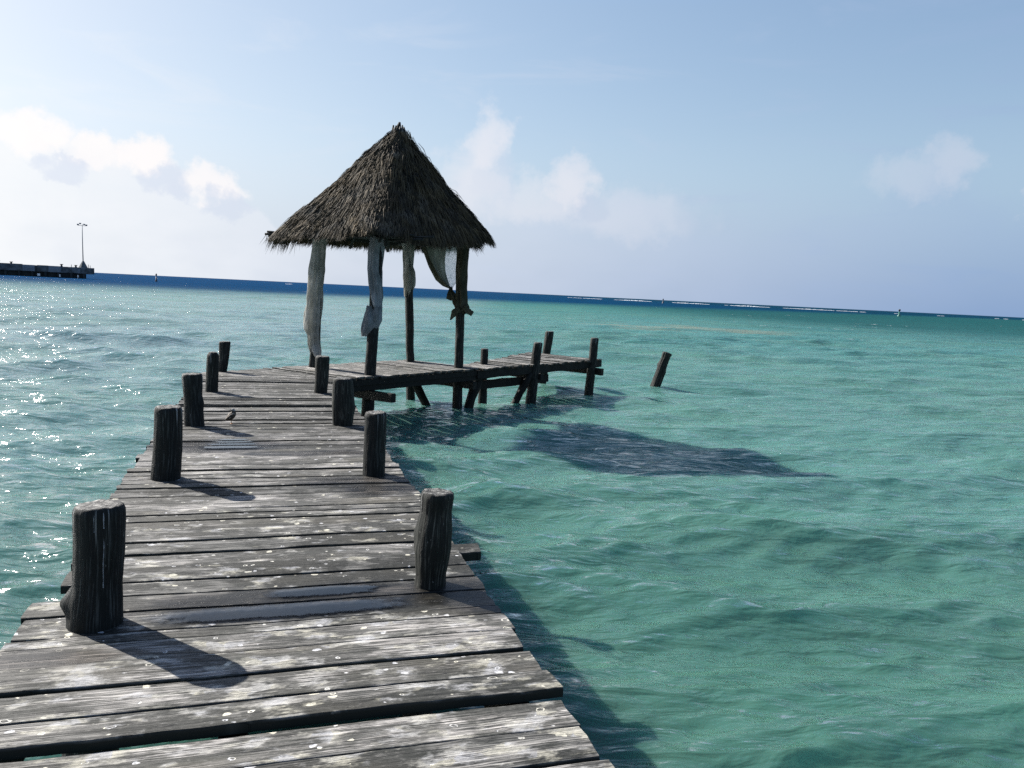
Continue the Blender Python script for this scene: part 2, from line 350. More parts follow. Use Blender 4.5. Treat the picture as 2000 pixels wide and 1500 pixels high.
# ------------------------------------------------------------------ water
def water_material():
    m, t, p, o = mat('turquoise_sea_water')
    pos = t.node('ShaderNodeNewGeometry').outputs['Position']
    sp = t.node('ShaderNodeSeparateXYZ'); t.put(sp.inputs[0], pos); X, Y, Z = sp.outputs
    dist = t.vmath('LENGTH', t.vmath('MULTIPLY', pos, (1, 1, 0)))
    flat = t.vmath('MULTIPLY', pos, (1, 1, 0))
    big = t.noise(t.scale(flat, (.012, .022, 1)), 1, 4, .55); mid = t.noise(t.scale(flat, (.10, .16, 1)), 1, 4, .55)
    # sandy shallows -> turquoise -> deep channel beyond an oblique line
    c = t.mix(t.step(dist, 3.5, 15), (.026, .076, .060), (.052, .126, .110)); c = t.mix(t.step(dist, 15, 70), c, (.040, .122, .118))
    c = t.mix(t.math('MULTIPLY', t.math('SUBTRACT', 1, t.step(X, -14, 0)), .72), c, (.145, .200, .212))  # paler towards the left: silvery sky sheen painted into the water colour
    c = t.mix(t.math('MULTIPLY', t.step(mid, .42, .62), .35), c, (.060, .132, .098))
    c = t.mix(t.math('MULTIPLY', t.step(dist, 90, 330), .85), c, (.012, .066, .072))
    c = t.mix(t.math('MULTIPLY', t.math('MULTIPLY', t.step(dist, 40, 150), t.step(X, 0, 60)), .9), c, (.009, .050, .054))
    lim = t.curve(t.remap(X, -300, 700, 0, 1), [(0, .13), (.213, .135), (.238, .137), (.26, .155), (.282, .19), (.30, .21), (.44, .37), (.55, .50), (1, .95)])
    edge = t.math('ADD', t.math('SUBTRACT', Y, t.math('MULTIPLY', lim, 1000)), t.math('MULTIPLY', t.math('SUBTRACT', big, .5), 70))
    c = t.mix(t.step(edge, -55, 75), c, t.mix(t.remap(X, -150, 300, 0, 1), (.0010, .026, .074), (.0010, .022, .044)))
    # a pale sandbank patch (the brownish patch on the right)
    bx = t.math('DIVIDE', t.math('SUBTRACT', X, 14), 13); by = t.math('DIVIDE', t.math('SUBTRACT', Y, 72), 12)
    bank = t.math('SUBTRACT', 1, t.step(t.math('ADD', t.math('MULTIPLY', bx, bx), t.math('MULTIPLY', by, by)), 0, 1))
    c = t.mix(t.math('MULTIPLY', t.math('MULTIPLY', bank, t.step(mid, .40, .6)), .6), c, (.14, .145, .11))
    c = t.mix(1, c, t.mix(big, (.86, .88, .9), (1.14, 1.1, 1.06)), 'MULTIPLY')
    # foam: tiny floating flecks near, whitecaps far
    fv = t.voro(t.scale(flat, (1, 1, 1)), 2.6); fs = t.node('ShaderNodeSeparateColor'); t.put(fs.inputs[0], fv.outputs['Color'])
    fleck = t.math('MULTIPLY', t.math('LESS_THAN', fv.outputs['Distance'], t.remap(fs.outputs[1], .5, 1, .012, .040)), t.math('GREATER_THAN', fs.outputs[0], .62))
    fleck = t.math('MULTIPLY', fleck, t.math('LESS_THAN', dist, 30))
    crest = t.attr('crest')
    wc = t.noise(t.scale(flat, (.6, 1.1, 1)), 1, 5, .7)
    cap = t.math('MULTIPLY', t.step(t.math('ADD', wc, t.math('MULTIPLY', crest, .14)), .755, .80), t.step(dist, 35, 140))
    foam = t.math('MAXIMUM', fleck, t.math('MULTIPLY', cap, .6))
    c = t.mix(foam, c, (.55, .56, .56))
    t.n.remove(p)
    dd = t.node('ShaderNodeBsdfDiffuse'); t.put(dd.inputs[0], c); df = t.node('ShaderNodeSubsurfaceScattering', falloff='BURLEY'); t.put(df.inputs['Color'], c); df.inputs['Scale'].default_value = .7; df.inputs['Radius'].default_value = (.35, .9, 1.0); gl = t.node('ShaderNodeBsdfGlossy'); t.put(gl.inputs['Color'], (1, 1, 1))
    t.put(gl.inputs['Roughness'], t.math('MAXIMUM', t.remap(dist, 3, 120, .085, .20), t.math('MULTIPLY', foam, .6)))
    # ripples finer than the mesh
    b1 = t.noise(t.scale(flat, (2.2, 6.5, 1)), 1, 3, .5, .35)
    b2 = t.noise(t.scale(flat, (.6, 1.7, 1)), 1, 3, .5, .3)
    b3 = t.noise(t.scale(flat, (9, 17, 1)), 1, 3, .55, .3)
    b4 = t.noise(t.scale(flat, (.12, .40, 1)), 1, 4, .55, .4); n4 = t.node('ShaderNodeBump'); n4.inputs['Distance'].default_value = 1.1; t.put(n4.inputs['Strength'], t.math('MULTIPLY', t.step(dist, 18, 90), .9)); t.put(n4.inputs['Height'], b4)
    n = bump(t, None, b2, 1, .24, n4.outputs[0]); n = bump(t, None, b1, 1, .085, n); n = bump(t, None, b3, .8, .010, n)
    fr = t.node('ShaderNodeFresnel'); fr.inputs[0].default_value = 1.333
    dm = t.node('ShaderNodeMixShader'); dm.inputs[0].default_value = .5; t.l.new(dd.outputs[0], dm.inputs[1]); t.l.new(df.outputs[0], dm.inputs[2])
    for nd in (gl, fr): t.l.new(n, nd.inputs['Normal'])      # light coming up out of the murky water is not shaped by the small ripples
    t.l.new(n, dd.inputs['Normal'])
    # far off the wave faces hide the troughs, so less of the low sky is mirrored than a flat sea would show
    hide = t.curve(t.math('DIVIDE', dist, 400, clamp=True), [(0, 1), (.01, 1), (.035, .85), (.12, .60), (.28, .26), (.36, .14), (.6, .08), (1, .06)])
    fac = t.math('MULTIPLY', t.math('MULTIPLY', fr.outputs[0], t.math('MULTIPLY', hide, t.remap(X, -1, 4, 1, .76))), t.math('SUBTRACT', 1, t.math('MULTIPLY', foam, .8)))
    mx = t.node('ShaderNodeMixShader'); t.put(mx.inputs[0], fac); t.l.new(dm.outputs[0], mx.inputs[1]); t.l.new(gl.outputs[0], mx.inputs[2]); t.l.new(mx.outputs[0], o.inputs[0])
    return m

def build_water():
    rw = np.random.default_rng(21)
    waves = []
    def addw(l0, l1, n, st, mean, spread):
        for i in range(n):
            lam = math.exp(rw.uniform(math.log(l0), math.log(l1))); a = R(rw.normal(mean, spread)); waves.append((lam, st*rw.uniform(.6, 1.3), a, rw.uniform(0, 2*PI)))
    addw(6, 15, 7, .015, -88, 14)
    addw(2.4, 6, 12, .027, -86, 20)
    addw(.9, 2.4, 22, .050, -86, 24)
    addw(.35, .9, 26, .042, -86, 28)
    addw(.15, .35, 26, .036, -86, 26)
    # polar grid: fine in front of the camera, coarse behind
    r = [1.0]
    while r[-1] < 9000:
        g = .0062 if r[-1] < 60 else (.009 if r[-1] < 250 else .016)
        r.append(r[-1]*(1+g)+.0)
    r = np.array(r)
    th = np.concatenate([np.linspace(-50, 50, 1001), np.linspace(50, 310, 330)[1:-1]])
    th = np.radians(th); nr, nt = len(r), len(th)
    Rr, Th = np.meshgrid(r, th, indexing='ij')
    X = Rr*np.sin(Th); Y = Rr*np.cos(Th); Zz = np.zeros_like(X); DX = np.zeros_like(X); DY = np.zeros_like(X)
    front = (np.abs(Th) < R(51))
    sp = np.where(front, np.maximum(Rr*.0018, np.gradient(r)[:, None]*.8), Rr*.014)
    env = 1+.35*np.sin(X*.11+.7*np.sin(Y*.07))*np.cos(Y*.09+1.3)
    for lam, st, a, ph in waves:
        k = 2*PI/lam; amp = st/k; dx, dy = math.cos(a), math.sin(a)
        w = np.clip((lam/sp-2.5)/3, 0, 1)
        ph_ = k*(X*dx+Y*dy)+ph+.5*np.sin(.35*(X*dy-Y*dx)/max(lam, 1)+ph)
        s, c = np.sin(ph_), np.cos(ph_)
        Zz += w*amp*s*env; q = .75*w*amp*env
        DX += q*dx*c; DY += q*dy*c
    rms = Zz[:400].std(); crest = np.clip(Zz/max(rms, 1e-3), -2, 3)/2
    fade = np.clip((1500-Rr)/1000, 0, 1)
    co = np.stack([X+DX, Y+DY, WATER+Zz*fade], -1).reshape(-1, 3)
    cen = np.array([[0, 0, WATER]])
    i = np.arange(nr-1)[:, None]*nt; j = np.arange(nt)[None, :]; j2 = (j+1) % nt
    F = np.stack([i+j, i+nt+j, i+nt+j2, i+j2], -1).reshape(-1, 4)
    F = F[:, ::-1]
    me = bpy.data.meshes.new('water'); nv = len(co)+1
    tri = np.stack([np.full(nt, nv-1), np.arange(nt), (np.arange(nt)+1) % nt], -1)[:, ::-1]
    me.vertices.add(nv); me.vertices.foreach_set('co', np.vstack([co, cen]).ravel())
    nl = F.size+tri.size; me.loops.add(nl); me.loops.foreach_set('vertex_index', np.concatenate([F.ravel(), tri.ravel()]))
    npol = len(F)+len(tri); me.polygons.add(npol)
    me.polygons.foreach_set('loop_start', np.concatenate([np.arange(len(F))*4, len(F)*4+np.arange(len(tri))*3]))
    me.update(calc_edges=True)
    me.attributes.new('crest', 'FLOAT', 'POINT').data.foreach_set('value', np.append(crest.ravel(), 0))
    # faces must look up
    if me.polygons[10].normal.z < 0: me.flip_normals()
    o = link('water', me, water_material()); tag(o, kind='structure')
    return o
build_water()

# breaking surf on the reef far out
def surf():
    m, t, p, o_ = mat('white_surf'); p.inputs['Base Color'].default_value = (.42, .45, .48, 1); p.inputs['Roughness'].default_value = .9
    mb = MB(); rs = random.Random(5)
    for x0, y0, x1, y1, n, hm in ((60, 900, 340, 800, 420, 1.0), (-330, 820, -240, 850, 40, .25), (340, 800, 520, 740, 30, .35)):
        for k in range(n):
            f_ = rs.random(); x = x0+(x1-x0)*f_+rs.gauss(0, 4); y = y0+(y1-y0)*f_+rs.gauss(0, 10)
            amp = .5+.5*nz(x*.02, 3, y*.01)
            h = rs.uniform(.2, 1)*hm*(.1+amp); w = rs.uniform(.6, 2.6); V = []; h *= max(0, .25+1.5*nz(x*.035, 7))
            if h < .05: continue
            nn = 5; nn = 9
            for a in range(nn):
                xx = -w+2*w*a/(nn-1); hh = h*(1-(xx/w)**2)*(.75+.5*rs.random())
                V += [(x+xx, y-1.0, WATER-.3), (x+xx, y-.3, WATER+.15+hh), (x+xx, y+1.2, WATER-.3)]
            mb.add(V, grid_faces(nn, 3))
    o = mb.build('surf', m); tag(o, kind='stuff', label='white surf breaking on the reef along the horizon', cat='surf')
surf()

# ------------------------------------------------------------------ the pier
def top_z(x, y): return .006*nz(x*1.3, y*1.3, 2)

WETS = []     # (x, y, length half along board, half across, direction angle)
def wet_at(s, tt):
    w = 0
    for s0, t0, ls, lt in ((4.0, .2, .24, .95), (4.02, .95, .20, .40), (3.85, 1.08, .2, .35), (8.02, -.45, .34, .80), (6.45, .75, .2, .55), (7.6, .4, .14, .9), (6.15, .9, .18, .4), (3.55, -.85, .10, .4)):
        d = ((s-s0)/ls)**2+((tt-t0)/lt)**2; d += .5*nz(s*6, tt*3, s0)
        w = max(w, min(1, max(0, (1.15-d)*1.6)))*1.0
    return w

pid = [0]
def plank(mb, a, b, ha, hb, z=0., thick=.042, tone=None, lich=.4, wetf=None, notch=0, nail=None):
    """board from end centre a to end centre b (2D), half widths ha, hb; worn edges, slightly warped"""
    a = np.array(a, float); b = np.array(b, float); L = np.linalg.norm(b-a); d = (b-a)/L; s = np.array([-d[1], d[0]])
    pid[0] += 1; k = pid[0]; tone = random.random() if tone is None else tone
    n = max(8, int(L/.045)) if L < 4 else int(L/.1); V = []; UV = []; wet = []; nl = []; gap_shade = []; wz = random.gauss(0, .0035); tw = random.gauss(0, .004); cup = random.uniform(-.002, .004)
    bow = random.gauss(0, .004)
    m = 14
    for i in range(n+1):
        x = i/n; w = ha+(hb-ha)*x; c = a+(b-a)*x
        e1 = .0045*nz(x*L*5, k*3.1)+.004*nz(x*L*22, k*1.7); e2 = .0045*nz(x*L*5, k*5.3+9)+.004*nz(x*L*22, k*2.9)
        if notch: e1 -= notch*max(0, nz(x*L*2.2, k*.77))*.05
        bo = bow*math.sin(PI*x)
        pr = [(-1, -thick), (-1, -.012), (-.985, -.005), (-.955, -.001), (-.91, 0), (-.3, cup), (.3, cup), (.91, 0), (.955, -.001), (.985, -.005), (1, -.012), (1, -thick), (.4, -thick), (-.4, -thick)]
        endj = (.012*nz(k*3.3, 1)+.01*nz(0, k)) if i in (0, n) else 0
        for (y, zz) in pr:
            yy = y*w+bo + (e1 if y < 0 else e2)*abs(y)
            ex = 0
            if i in (0, n): ex = .012*nz(yy*40, k*2.2, i)+endj
            P = c+s*yy+d*ex
            V.append((P[0], P[1], z+wz+zz+tw*y+.0016*nz(x*L*9, yy*30, k)+top_z(*P)))
            gap_shade.append(1. if zz < -.01 else (.75 if zz < -.004 else (.3 if abs(y) > .95 else 0.))); UV.append((x*L+k*7.31, yy+k*1.37)); wet.append(wetf(P) if wetf else 0); nl.append(nail(P) if nail else 0)  # first list: weight of the gap shade painted on sides and rims
    F = grid_faces(n+1, m, True)+[tuple(range(m))[::-1], tuple(range(n*m, (n+1)*m))]
    mb.add(V, F, UV, wet=wet, edge=gap_shade, tone=tone, lich=lich, nail=nl)

pier = tag(empty('pier', (0, 0, 0)), 'weathered grey wooden pier of planks on dark log piles, turning right over the sea', 'pier')

def to_st(P): return P[0]*UA[0]+P[1]*UA[1], P[0]*VA[0]+P[1]*VA[1]
def wetf(P):
    s, tt = to_st(P); return wet_at(s, tt)
def nailf(P):
    s, tt = to_st(P); return max(0, 1-abs(tt+.10-.0*s)/.035)*(1 if s > 7 else .35)

mb = MB()
seams = [-3.0, -2.78, -2.58, -2.36, -2.15, -1.93, -1.72, -1.5, -1.28, -1.07, -.86, -.64, -.42, -.2, .02, .24, .46, .68, .9, 1.1, 1.31, 1.52, 1.74, 1.95, 2.16]
seams += [2.38, 2.595, 2.82, 3.03, 3.255, 3.475, 3.66, 3.75, 3.985, 4.19, 4.39, 4.60, 4.83, 5.05, 5.27, 5.47]
wide_gap = {2.82: .030, 3.255: .034, 2.595: .016, 4.60: .018, 5.05: .016, 3.66: .006, 5.27: .006, 3.475: .009}
rs = random.Random(11)
x = 5.47
while x < 9.78: x += rs.choice((.13, .15, .16, .18, .12, .11)); seams.append(round(x, 3))
seams += [9.90, 10.14, 10.38]; wide_gap[9.90] = .085; wide_gap[10.14] = .085
x = 10.38
while x < 13.45: x += rs.choice((.11, .13, .15, .17, .12)); seams.append(round(x, 3))
TEND = seams[-1]
def rg_(a): return (.008 if a < 5.2 else .017)+.012*abs(nz(a*7.7, 3.3))*2
for i in range(len(seams)-1):
    a, b = seams[i], seams[i+1]; ga = wide_gap.get(a, rg_(a))/2; gb = wide_gap.get(b, rg_(b))/2
    c = (a+b)/2+(ga-gb)/2; hw = (b-a-ga-gb)/2; t0 = -1.05+rs.gauss(0, .010); t1 = 1.15+rs.gauss(0, .010)
    if 4.1 < c < 5.2: t0 = -.98+rs.gauss(0, .02)
    if 4.55 < c < 4.86: t1 = 1.16
    zz = 0
    if abs(b-2.82) < .01: zz = -.004
    if abs(a-2.82) < .01: zz = .014
    if abs(b-3.255) < .01: zz = .004
    tone = rs.random()**.8
    tone = min(1, max(0, tone+rs.gauss(0, .12)))
    tone *= .78
    near = .95 if c < 4.1 else (.8 if c < 5.8 else .62)
    if 6.7 < c < 7.7: tone = rs.uniform(.65, .9); near = .7
    if 8.2 < c < 14: tone = rs.uniform(.1, .75); near = .35
    skew = rs.gauss(0, .004)
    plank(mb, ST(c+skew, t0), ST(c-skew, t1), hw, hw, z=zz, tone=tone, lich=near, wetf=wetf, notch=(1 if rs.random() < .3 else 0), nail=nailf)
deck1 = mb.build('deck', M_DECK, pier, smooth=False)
# fan of wedge boards round the bend, then boards across the stretch under the hut
mb = MB()
A0 = ST(TEND+.02, 1.10); n_f = 12
P_l = ST(TEND+.02, -1.05); Q = ST(14.45, -1.05); P_b = PQ(9.30, -12.25); A1 = PQ(9.30, -10.32)
outer = [P_l, Q, P_b]; seg = [np.linalg.norm(Q-P_l), np.linalg.norm(P_b-Q)]; tot = sum(seg)
def outer_pt(x):
    d = x*tot
    return P_l+(Q-P_l)*d/seg[0] if d < seg[0] else Q+(P_b-Q)*(d-seg[0])/seg[1]
for i in range(n_f):
    x0, x1 = (i+.04)/n_f, (i+.96)/n_f; o0, o1 = outer_pt(x0), outer_pt(x1); i0, i1 = A0+(A1-A0)*x0, A0+(A1-A0)*x1
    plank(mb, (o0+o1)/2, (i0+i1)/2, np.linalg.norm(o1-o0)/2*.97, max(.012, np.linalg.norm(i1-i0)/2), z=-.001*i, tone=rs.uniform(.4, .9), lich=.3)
x = 9.32
while x < 12.9:
    w = rs.choice((.17, .2, .22, .15)); g = rs.uniform(.012, .03)
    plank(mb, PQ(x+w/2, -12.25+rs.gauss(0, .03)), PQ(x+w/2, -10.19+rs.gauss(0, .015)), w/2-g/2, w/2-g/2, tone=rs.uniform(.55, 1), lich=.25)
    x += w
XE = x
deck2 = mb.build('deck', M_DECK, pier, smooth=False)
mb = MB()
x = XE+.02
while x < 17.6:
    w = rs.choice((.16, .19, .2, .14)); g = rs.uniform(.014, .032); c = x+w/2
    ql = -10.95-max(0, c-13.5)*.30 + rs.gauss(0, .03) if c > 13.3 else -11.0
    ql = max(ql, -12.15)
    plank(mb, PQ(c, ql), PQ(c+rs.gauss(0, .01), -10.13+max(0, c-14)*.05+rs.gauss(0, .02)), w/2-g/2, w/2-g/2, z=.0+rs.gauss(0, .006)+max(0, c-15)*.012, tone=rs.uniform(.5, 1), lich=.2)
    x += w
deck3 = mb.build('deck', M_DECK, pier, smooth=False)
for o, l in ((deck1, 'long straight run of planks nearest the viewer'), (deck2, 'planks fanning round the bend and under the hut'), (deck3, 'narrow planks of the far end of the pier')): o['label'] = l

# stringers and cross beams
def B3(p2, z): return (p2[0], p2[1], z)
mb = MB()
for tt in (-.9, -.1, 1.0):
    beam(mb, B3(ST(-3, tt), -.145), B3(ST(13.6, tt), -.145), .05, .10, uvoff=tt*3+5, wob=.15)
mb.build('stringer', M_BEAM, pier, smooth=False)
mb = MB()
for q in (-12.05, -11.2, -10.28):
    beam(mb, B3(PQ(8.9, q), -.150), B3(PQ(13.1, q), -.150), .05, .105, uvoff=q, wob=.15)
beam(mb, B3(PQ(9.1, -10.23), -.10), B3(PQ(13.15, -10.23), -.10), .018, .052, uvoff=3, wob=.1)
mb.build('stringer', M_BEAM, pier, smooth=False)
mb = MB()
beam(mb, B3(PQ(12.9, -10.24), -.135), B3(PQ(17.68, -10.02), -.085), .05, .085, uvoff=2, wob=.2)
beam(mb, B3(PQ(13.0, -10.45), -.40), B3(PQ(15.6, -10.25), -.36), .05, .09, uvoff=8, wob=.2)
beam(mb, B3(PQ(13.2, -10.85), -.135), B3(PQ(17.5, -11.95), -.10), .045, .08, uvoff=6, wob=.2)
mb.build('stringer', M_BEAM, pier, smooth=False)
def crossbeam(a, b, z, hh=.08):
    mb = MB(); beam(mb, B3(a, z), B3(b, z), .06, hh, uvoff=random.uniform(0, 9), wob=.2); mb.build('crossbeam', M_BEAM, pier, smooth=False)
for s_, a_, b_ in ((1.1, -1.2, 1.3), (3.95, -1.0, 1.1), (6.6, -1.0, 1.12), (9.2, -1.1, 1.16), (11.9, -1.1, 1.2), (14.1, -1.0, .3)):
    crossbeam(ST(s_, a_), ST(s_+.02, b_), -.325)
crossbeam(PQ(9.95, -12.3), PQ(9.95, -9.72), -.335); crossbeam(PQ(12.7, -12.4), PQ(12.7, -10.1), -.335)
crossbeam(PQ(14.9, -11.3), PQ(14.95, -9.95), -.27, .06); crossbeam(PQ(17.3, -12.1), PQ(17.3, -9.72), -.255, .085)
# an older plank end that sticks out beside the nearest right post, and its left end
mb = MB(); plank(mb, ST(4.90, -1.035), ST(4.90, -.80), .045, .05, z=-.05, thick=.07, tone=.1, lich=.1); mb.build('plank_end', M_DECK, pier, smooth=False)
mb = MB(); plank(mb, ST(4.68, .9), ST(4.68, 1.30), .075, .065, z=-.005, thick=.055, tone=.05, lich=.5); mb.build('plank_end', M_DECK, pier, smooth=False)

def log(parent, name, base, z0, z1, rad, lean=(0, 0), seed=0, mat=None, bend=0., prof=None, knots=(), topr=.02, tilt=(0, 0), seg=56, z_off=0, label=None, groove=.022, top_round=.07):
    """a log standing at base (2D): radius profile, knots, grooves, sawn top"""
    nzv = max(20, int((z1-z0)/.02)); nzv = min(nzv, 120); V = []; UV = []; cap = []; top = []
    def rad_at(z):
        h = (z-0)/(z1) if z1 > 0 else 0
        k = 1.0
        if prof:
            hs = [p[0] for p in prof]; rs_ = [p[1] for p in prof]; k = float(np.interp(h, hs, rs_))
        return rad*k
    zs = list(np.linspace(z0, z1, nzv))
    for z in zs:
        cx = base[0]+lean[0]*z+bend*math.sin(z*4+seed)*.5+.012*nz(z*2.2, seed*3.7); cy = base[1]+lean[1]*z+.012*nz(z*2.2, seed*1.9+5)
        for j in range(seg):
            th = 2*PI*j/seg; ct, st = math.cos(th), math.sin(th)
            rr_ = rad_at(z)*(1+.10*nz(ct*.9+seed, st*.9, z*1.5)+groove*nz(ct*5+seed, st*5, z*1.3)+.25*groove*nz(ct*13, st*13+seed, z*2.0)+.02*nz(ct*3, st*3, z*14+seed))
            for (ka, kz, kr, ks) in knots:
                da = math.atan2(math.sin(th-ka), math.cos(th-ka)); rr_ += kr*math.exp(-(da*rad/ks)**2-((z-kz)/ks)**2)
            if z1-z < top_round*rad: rr_ *= 1-.07*(1-(z1-z)/(top_round*rad))**2
            zt = z+(tilt[0]*ct+tilt[1]*st)*rad*max(0, 1-(z1-z)/.1)
            V.append((cx+ct*rr_, cy+st*rr_, zt)); UV.append((th*rad+seed*3.1, z+seed)); cap.append(0); top.append(max(0, 1-(z1-z)/(.45*max(z1, .2))))
    F = grid_faces(nzv, seg, True); b = (nzv-1)*seg; last = b
    for q, fr in enumerate((.93, .75, .5, .25)):
        for j in range(seg):
            th = 2*PI*j/seg; ct, st = math.cos(th), math.sin(th); ov = V[b+j]
            px, py = cx+(ov[0]-cx)*fr, cy+(ov[1]-cy)*fr
            V.append((px, py, z1+(tilt[0]*ct+tilt[1]*st)*rad*fr+.006+topr*.35*nz(px*30, py*30, seed))); UV.append((px, py)); cap.append(1); top.append(1)
        nb = len(V)-seg
        F += [(last+j, last+(j+1) % seg, nb+(j+1) % seg, nb+j) for j in range(seg)]; last = nb
    V.append((cx, cy, z1+.006)); UV.append((cx, cy)); cap.append(1); top.append(1); F += [(last+j, last+(j+1) % seg, len(V)-1) for j in range(seg)]
    mb = MB(); mb.add(V, F, UV, cap=cap, top=top)
    o = mb.build(name, mat or M_POST, parent)
    if label: o['label'] = label
    return o

ZB = -1.75
XR = 1.0
mp = [  # s, t, height, radius, lean x, profile, knots, label
    (3.89, -.732, .553, .112, .040, [(-9, 1.05), (-.02, 1.06), (.1, 1.02), (.35, .93), (1, .985)], [(3.3, .10, .045, .045), (3.2, .02, -.02, .02)], 'thickest post, nearest on the left, with a pale drip down its side', 0),
    (4.10, .87, .512, .090, .052, [(-9, .95), (0, .95), (.12, .92), (.4, 1.12), (.6, 1.10), (.8, .95), (1, 1.02)], [(2.8, .28, .012, .05)], 'knotty waisted post, nearest on the right', 1),
    (6.70, -.74, .575, .104, .017, [(-9, 1), (1, 1.0)], [], None, 0),
    (6.70, .90, .530, .096, .0, [(-9, 1), (1, .97)], [], None, 0),
    (9.14, -.73, .560, .104, -.055, [(-9, .97), (.2, 1.0), (.5, .9), (.8, 1.0), (1, 1.05)], [(3.0, .30, .02, .03), (0, .25, .02, .06)], None, 0),
    (9.14, .86, .535, .120, -.014, [(-9, .95), (0, .93), (.4, 1.05), (.75, 1.0), (1, .90)], [(0, .2, .012, .05)], None, 1),
    (11.90, -.72, .560, .085, .035, [(-9, 1), (0, 1), (.75, .98), (.93, .93), (1, .7)], [], None, 1),
    (11.86, .78, .540, .098, .045, [(-9, .97), (0, .95), (1, 1.05)], [], None, 1),
    (14.56, -.71, .520, .090, .075, [(-9, .9), (0, .92), (1, 1.08)], [], None, 0)]
for i, (s_, t_, h_, r_, lx, pf, kn, lab, g_) in enumerate(mp):
    log(pier, 'post', ST(s_, t_), ZB, h_, r_, (lx, 0), seed=i*1.7+1, mat=M_POSTG if g_ else M_POST, prof=pf, knots=kn, label=lab, tilt=(random.uniform(-.04, .04), random.uniform(-.04, .04)), seg=96 if i < 2 else 56)
# pale drips down the nearest left post
def drips():
    from mathutils.bvhtree import BVHTree
    po = [o for o in pier.children if o.get('label', '').startswith('thickest')][0]
    bv = BVHTree.FromPolygons([v.co[:] for v in po.data.vertices], [tuple(p.vertices) for p in po.data.polygons])
    m = plain('dried_white_dropping', (.20, .215, .23), .8, .2, .45, 60); c = ST(3.89, -.732); mb = MB()
    for ang, z0, z1, w in ((-44, .20, .43, .0022), (-43.5, .475, .548, .0026), (-62, .46, .54, .0012)):
        V = []; n = 26
        for i in range(n):
            z = z0+(z1-z0)*i/(n-1); a = R(ang+2.2*nz(z*9, ang)); ww = w*(.75+.6*nz(z*24, 3)+.5*max(0, 1-i/3))*(1 if i < n-4 else (n-i)/5)
            for sgn in (-1, 0, 1):
                aa = a+sgn*ww/.11; d = Vector((math.cos(aa), math.sin(aa), 0)); o_ = Vector((c[0], c[1], z))+d*.6
                h = bv.ray_cast(o_, -d, 1.0)[0]; h = h if h is not None else o_-d*.49
                V.append(h+d*(.0022 if sgn == 0 else .0006))
        mb.add(V, grid_faces(n, 3))
    mb.build('drip', m, po)
drips()
mp2 = [(13.74, -10.70, .345, .085, 0, 0), (14.90, -10.12, .50, .108, .07, 1), (18.05, -11.92, .60, .115, .11, 1), (17.22, -9.98, .575, .102, .05, 1)]
for i, (p_, q_, h_, r_, lx, g_) in enumerate(mp2):
    log(pier, 'post', PQ(p_, q_), ZB, h_, r_, (lx, 0), seed=i*2.3+20, mat=M_POSTG if g_ else M_POST, prof=[(-4, 1.25), (-2, 1.15), (0, 1), (1, .95)], groove=.05)
# short piles that only carry the deck, and slanted props
for i, (s_, t_) in enumerate(((1.1, -.75), (1.1, .9), (13.2, .95))):
    log(pier, 'pile', ST(s_, t_), ZB, -.30, .09, seed=i+40)
def prop(a, b, r):
    mb = MB(); a = Vector(a); b = Vector(b); tube(mb, [a+(b-a)*k/6 for k in range(7)], [r*(1+.12*math.sin(k*1.9)) for k in range(7)], 14, wob=.25, seed=a.x, cap=0., top=0.); mb.build('prop', M_BEAM, pier)
prop(B3(PQ(12.35, -11.55), -.25), B3(PQ(12.75, -10.95), -1.6), .085)
prop(B3(PQ(13.15, -10.35), -.15), B3(PQ(12.55, -10.45), -1.7), .10)
prop(B3(PQ(14.75, -10.15), -.18), B3(PQ(14.15, -10.5), -1.6), .085)

# thin puddles held by the boards
def puddles():
    m, t, p, o_ = mat('rain_water_film')
    t.n.remove(p); tp = t.node('ShaderNodeBsdfTransparent'); tp.inputs[0].default_value = (.80, .82, .86, 1)
    gl = t.node('ShaderNodeBsdfGlossy'); gl.inputs['Color'].default_value = (1, 1, 1, 1); gl.inputs['Roughness'].default_value = .02
    fr = t.node('ShaderNodeFresnel'); fr.inputs[0].default_value = 1.34; tc = t.node('ShaderNodeNewGeometry').outputs['Position']
    b = bump(t, None, t.noise(tc, 9, 3), .12, .01); t.l.new(b, gl.inputs['Normal'])
    mx = t.node('ShaderNodeMixShader'); fade = t.step(t.math('ADD', t.attr('mid'), t.math('MULTIPLY', t.math('SUBTRACT', t.noise(tc, 22, 4, .65), .5), .55)), .0, .30)
    t.put(mx.inputs[0], t.math('MULTIPLY', t.math('MULTIPLY', fr.outputs[0], .95), fade, clamp=True)); t.l.new(tp.outputs[0], mx.inputs[1]); t.l.new(gl.outputs[0], mx.inputs[2]); t.l.new(mx.outputs[0], o_.inputs[0])
    def puddle(strips):
        mb = MB()
        for (s0, hs, ta, tb, sd) in strips:
            n = 60; V = [B3(ST(s0, (ta+tb)/2), .009)]
            for k in range(n):
                a = 2*PI*k/n; ca, sa = math.cos(a), math.sin(a); e = 1+.22*nz(ca*2+sd, sa*2)+.12*nz(ca*7+sd, sa*7)
                x = (ta+tb)/2+(tb-ta)/2*math.copysign(abs(ca)**.75, ca)*e; y = s0+hs*math.copysign(abs(sa)**.55, sa)*min(1.0, e)
                V.append(B3(ST(y, x), .0085))
            mb.add(V, [(0, k+1, (k+1) % n+1) for k in range(n)], None, mid=[1]+[0]*n)
        o = mb.build('puddle', m); tag(o, kind='structure')
    puddle([(3.865, .088, -.52, .72, 1), (4.085, .07, .0, .62, 4)])
    sl = [s for s in seams if 7.75 < s < 8.35]
    puddle([((a+b)/2, (b-a)/2-.016, -.60+.05*i, -.02-.04*i, i*3.) for i, (a, b) in enumerate(zip(sl, sl[1:]))])
puddles()

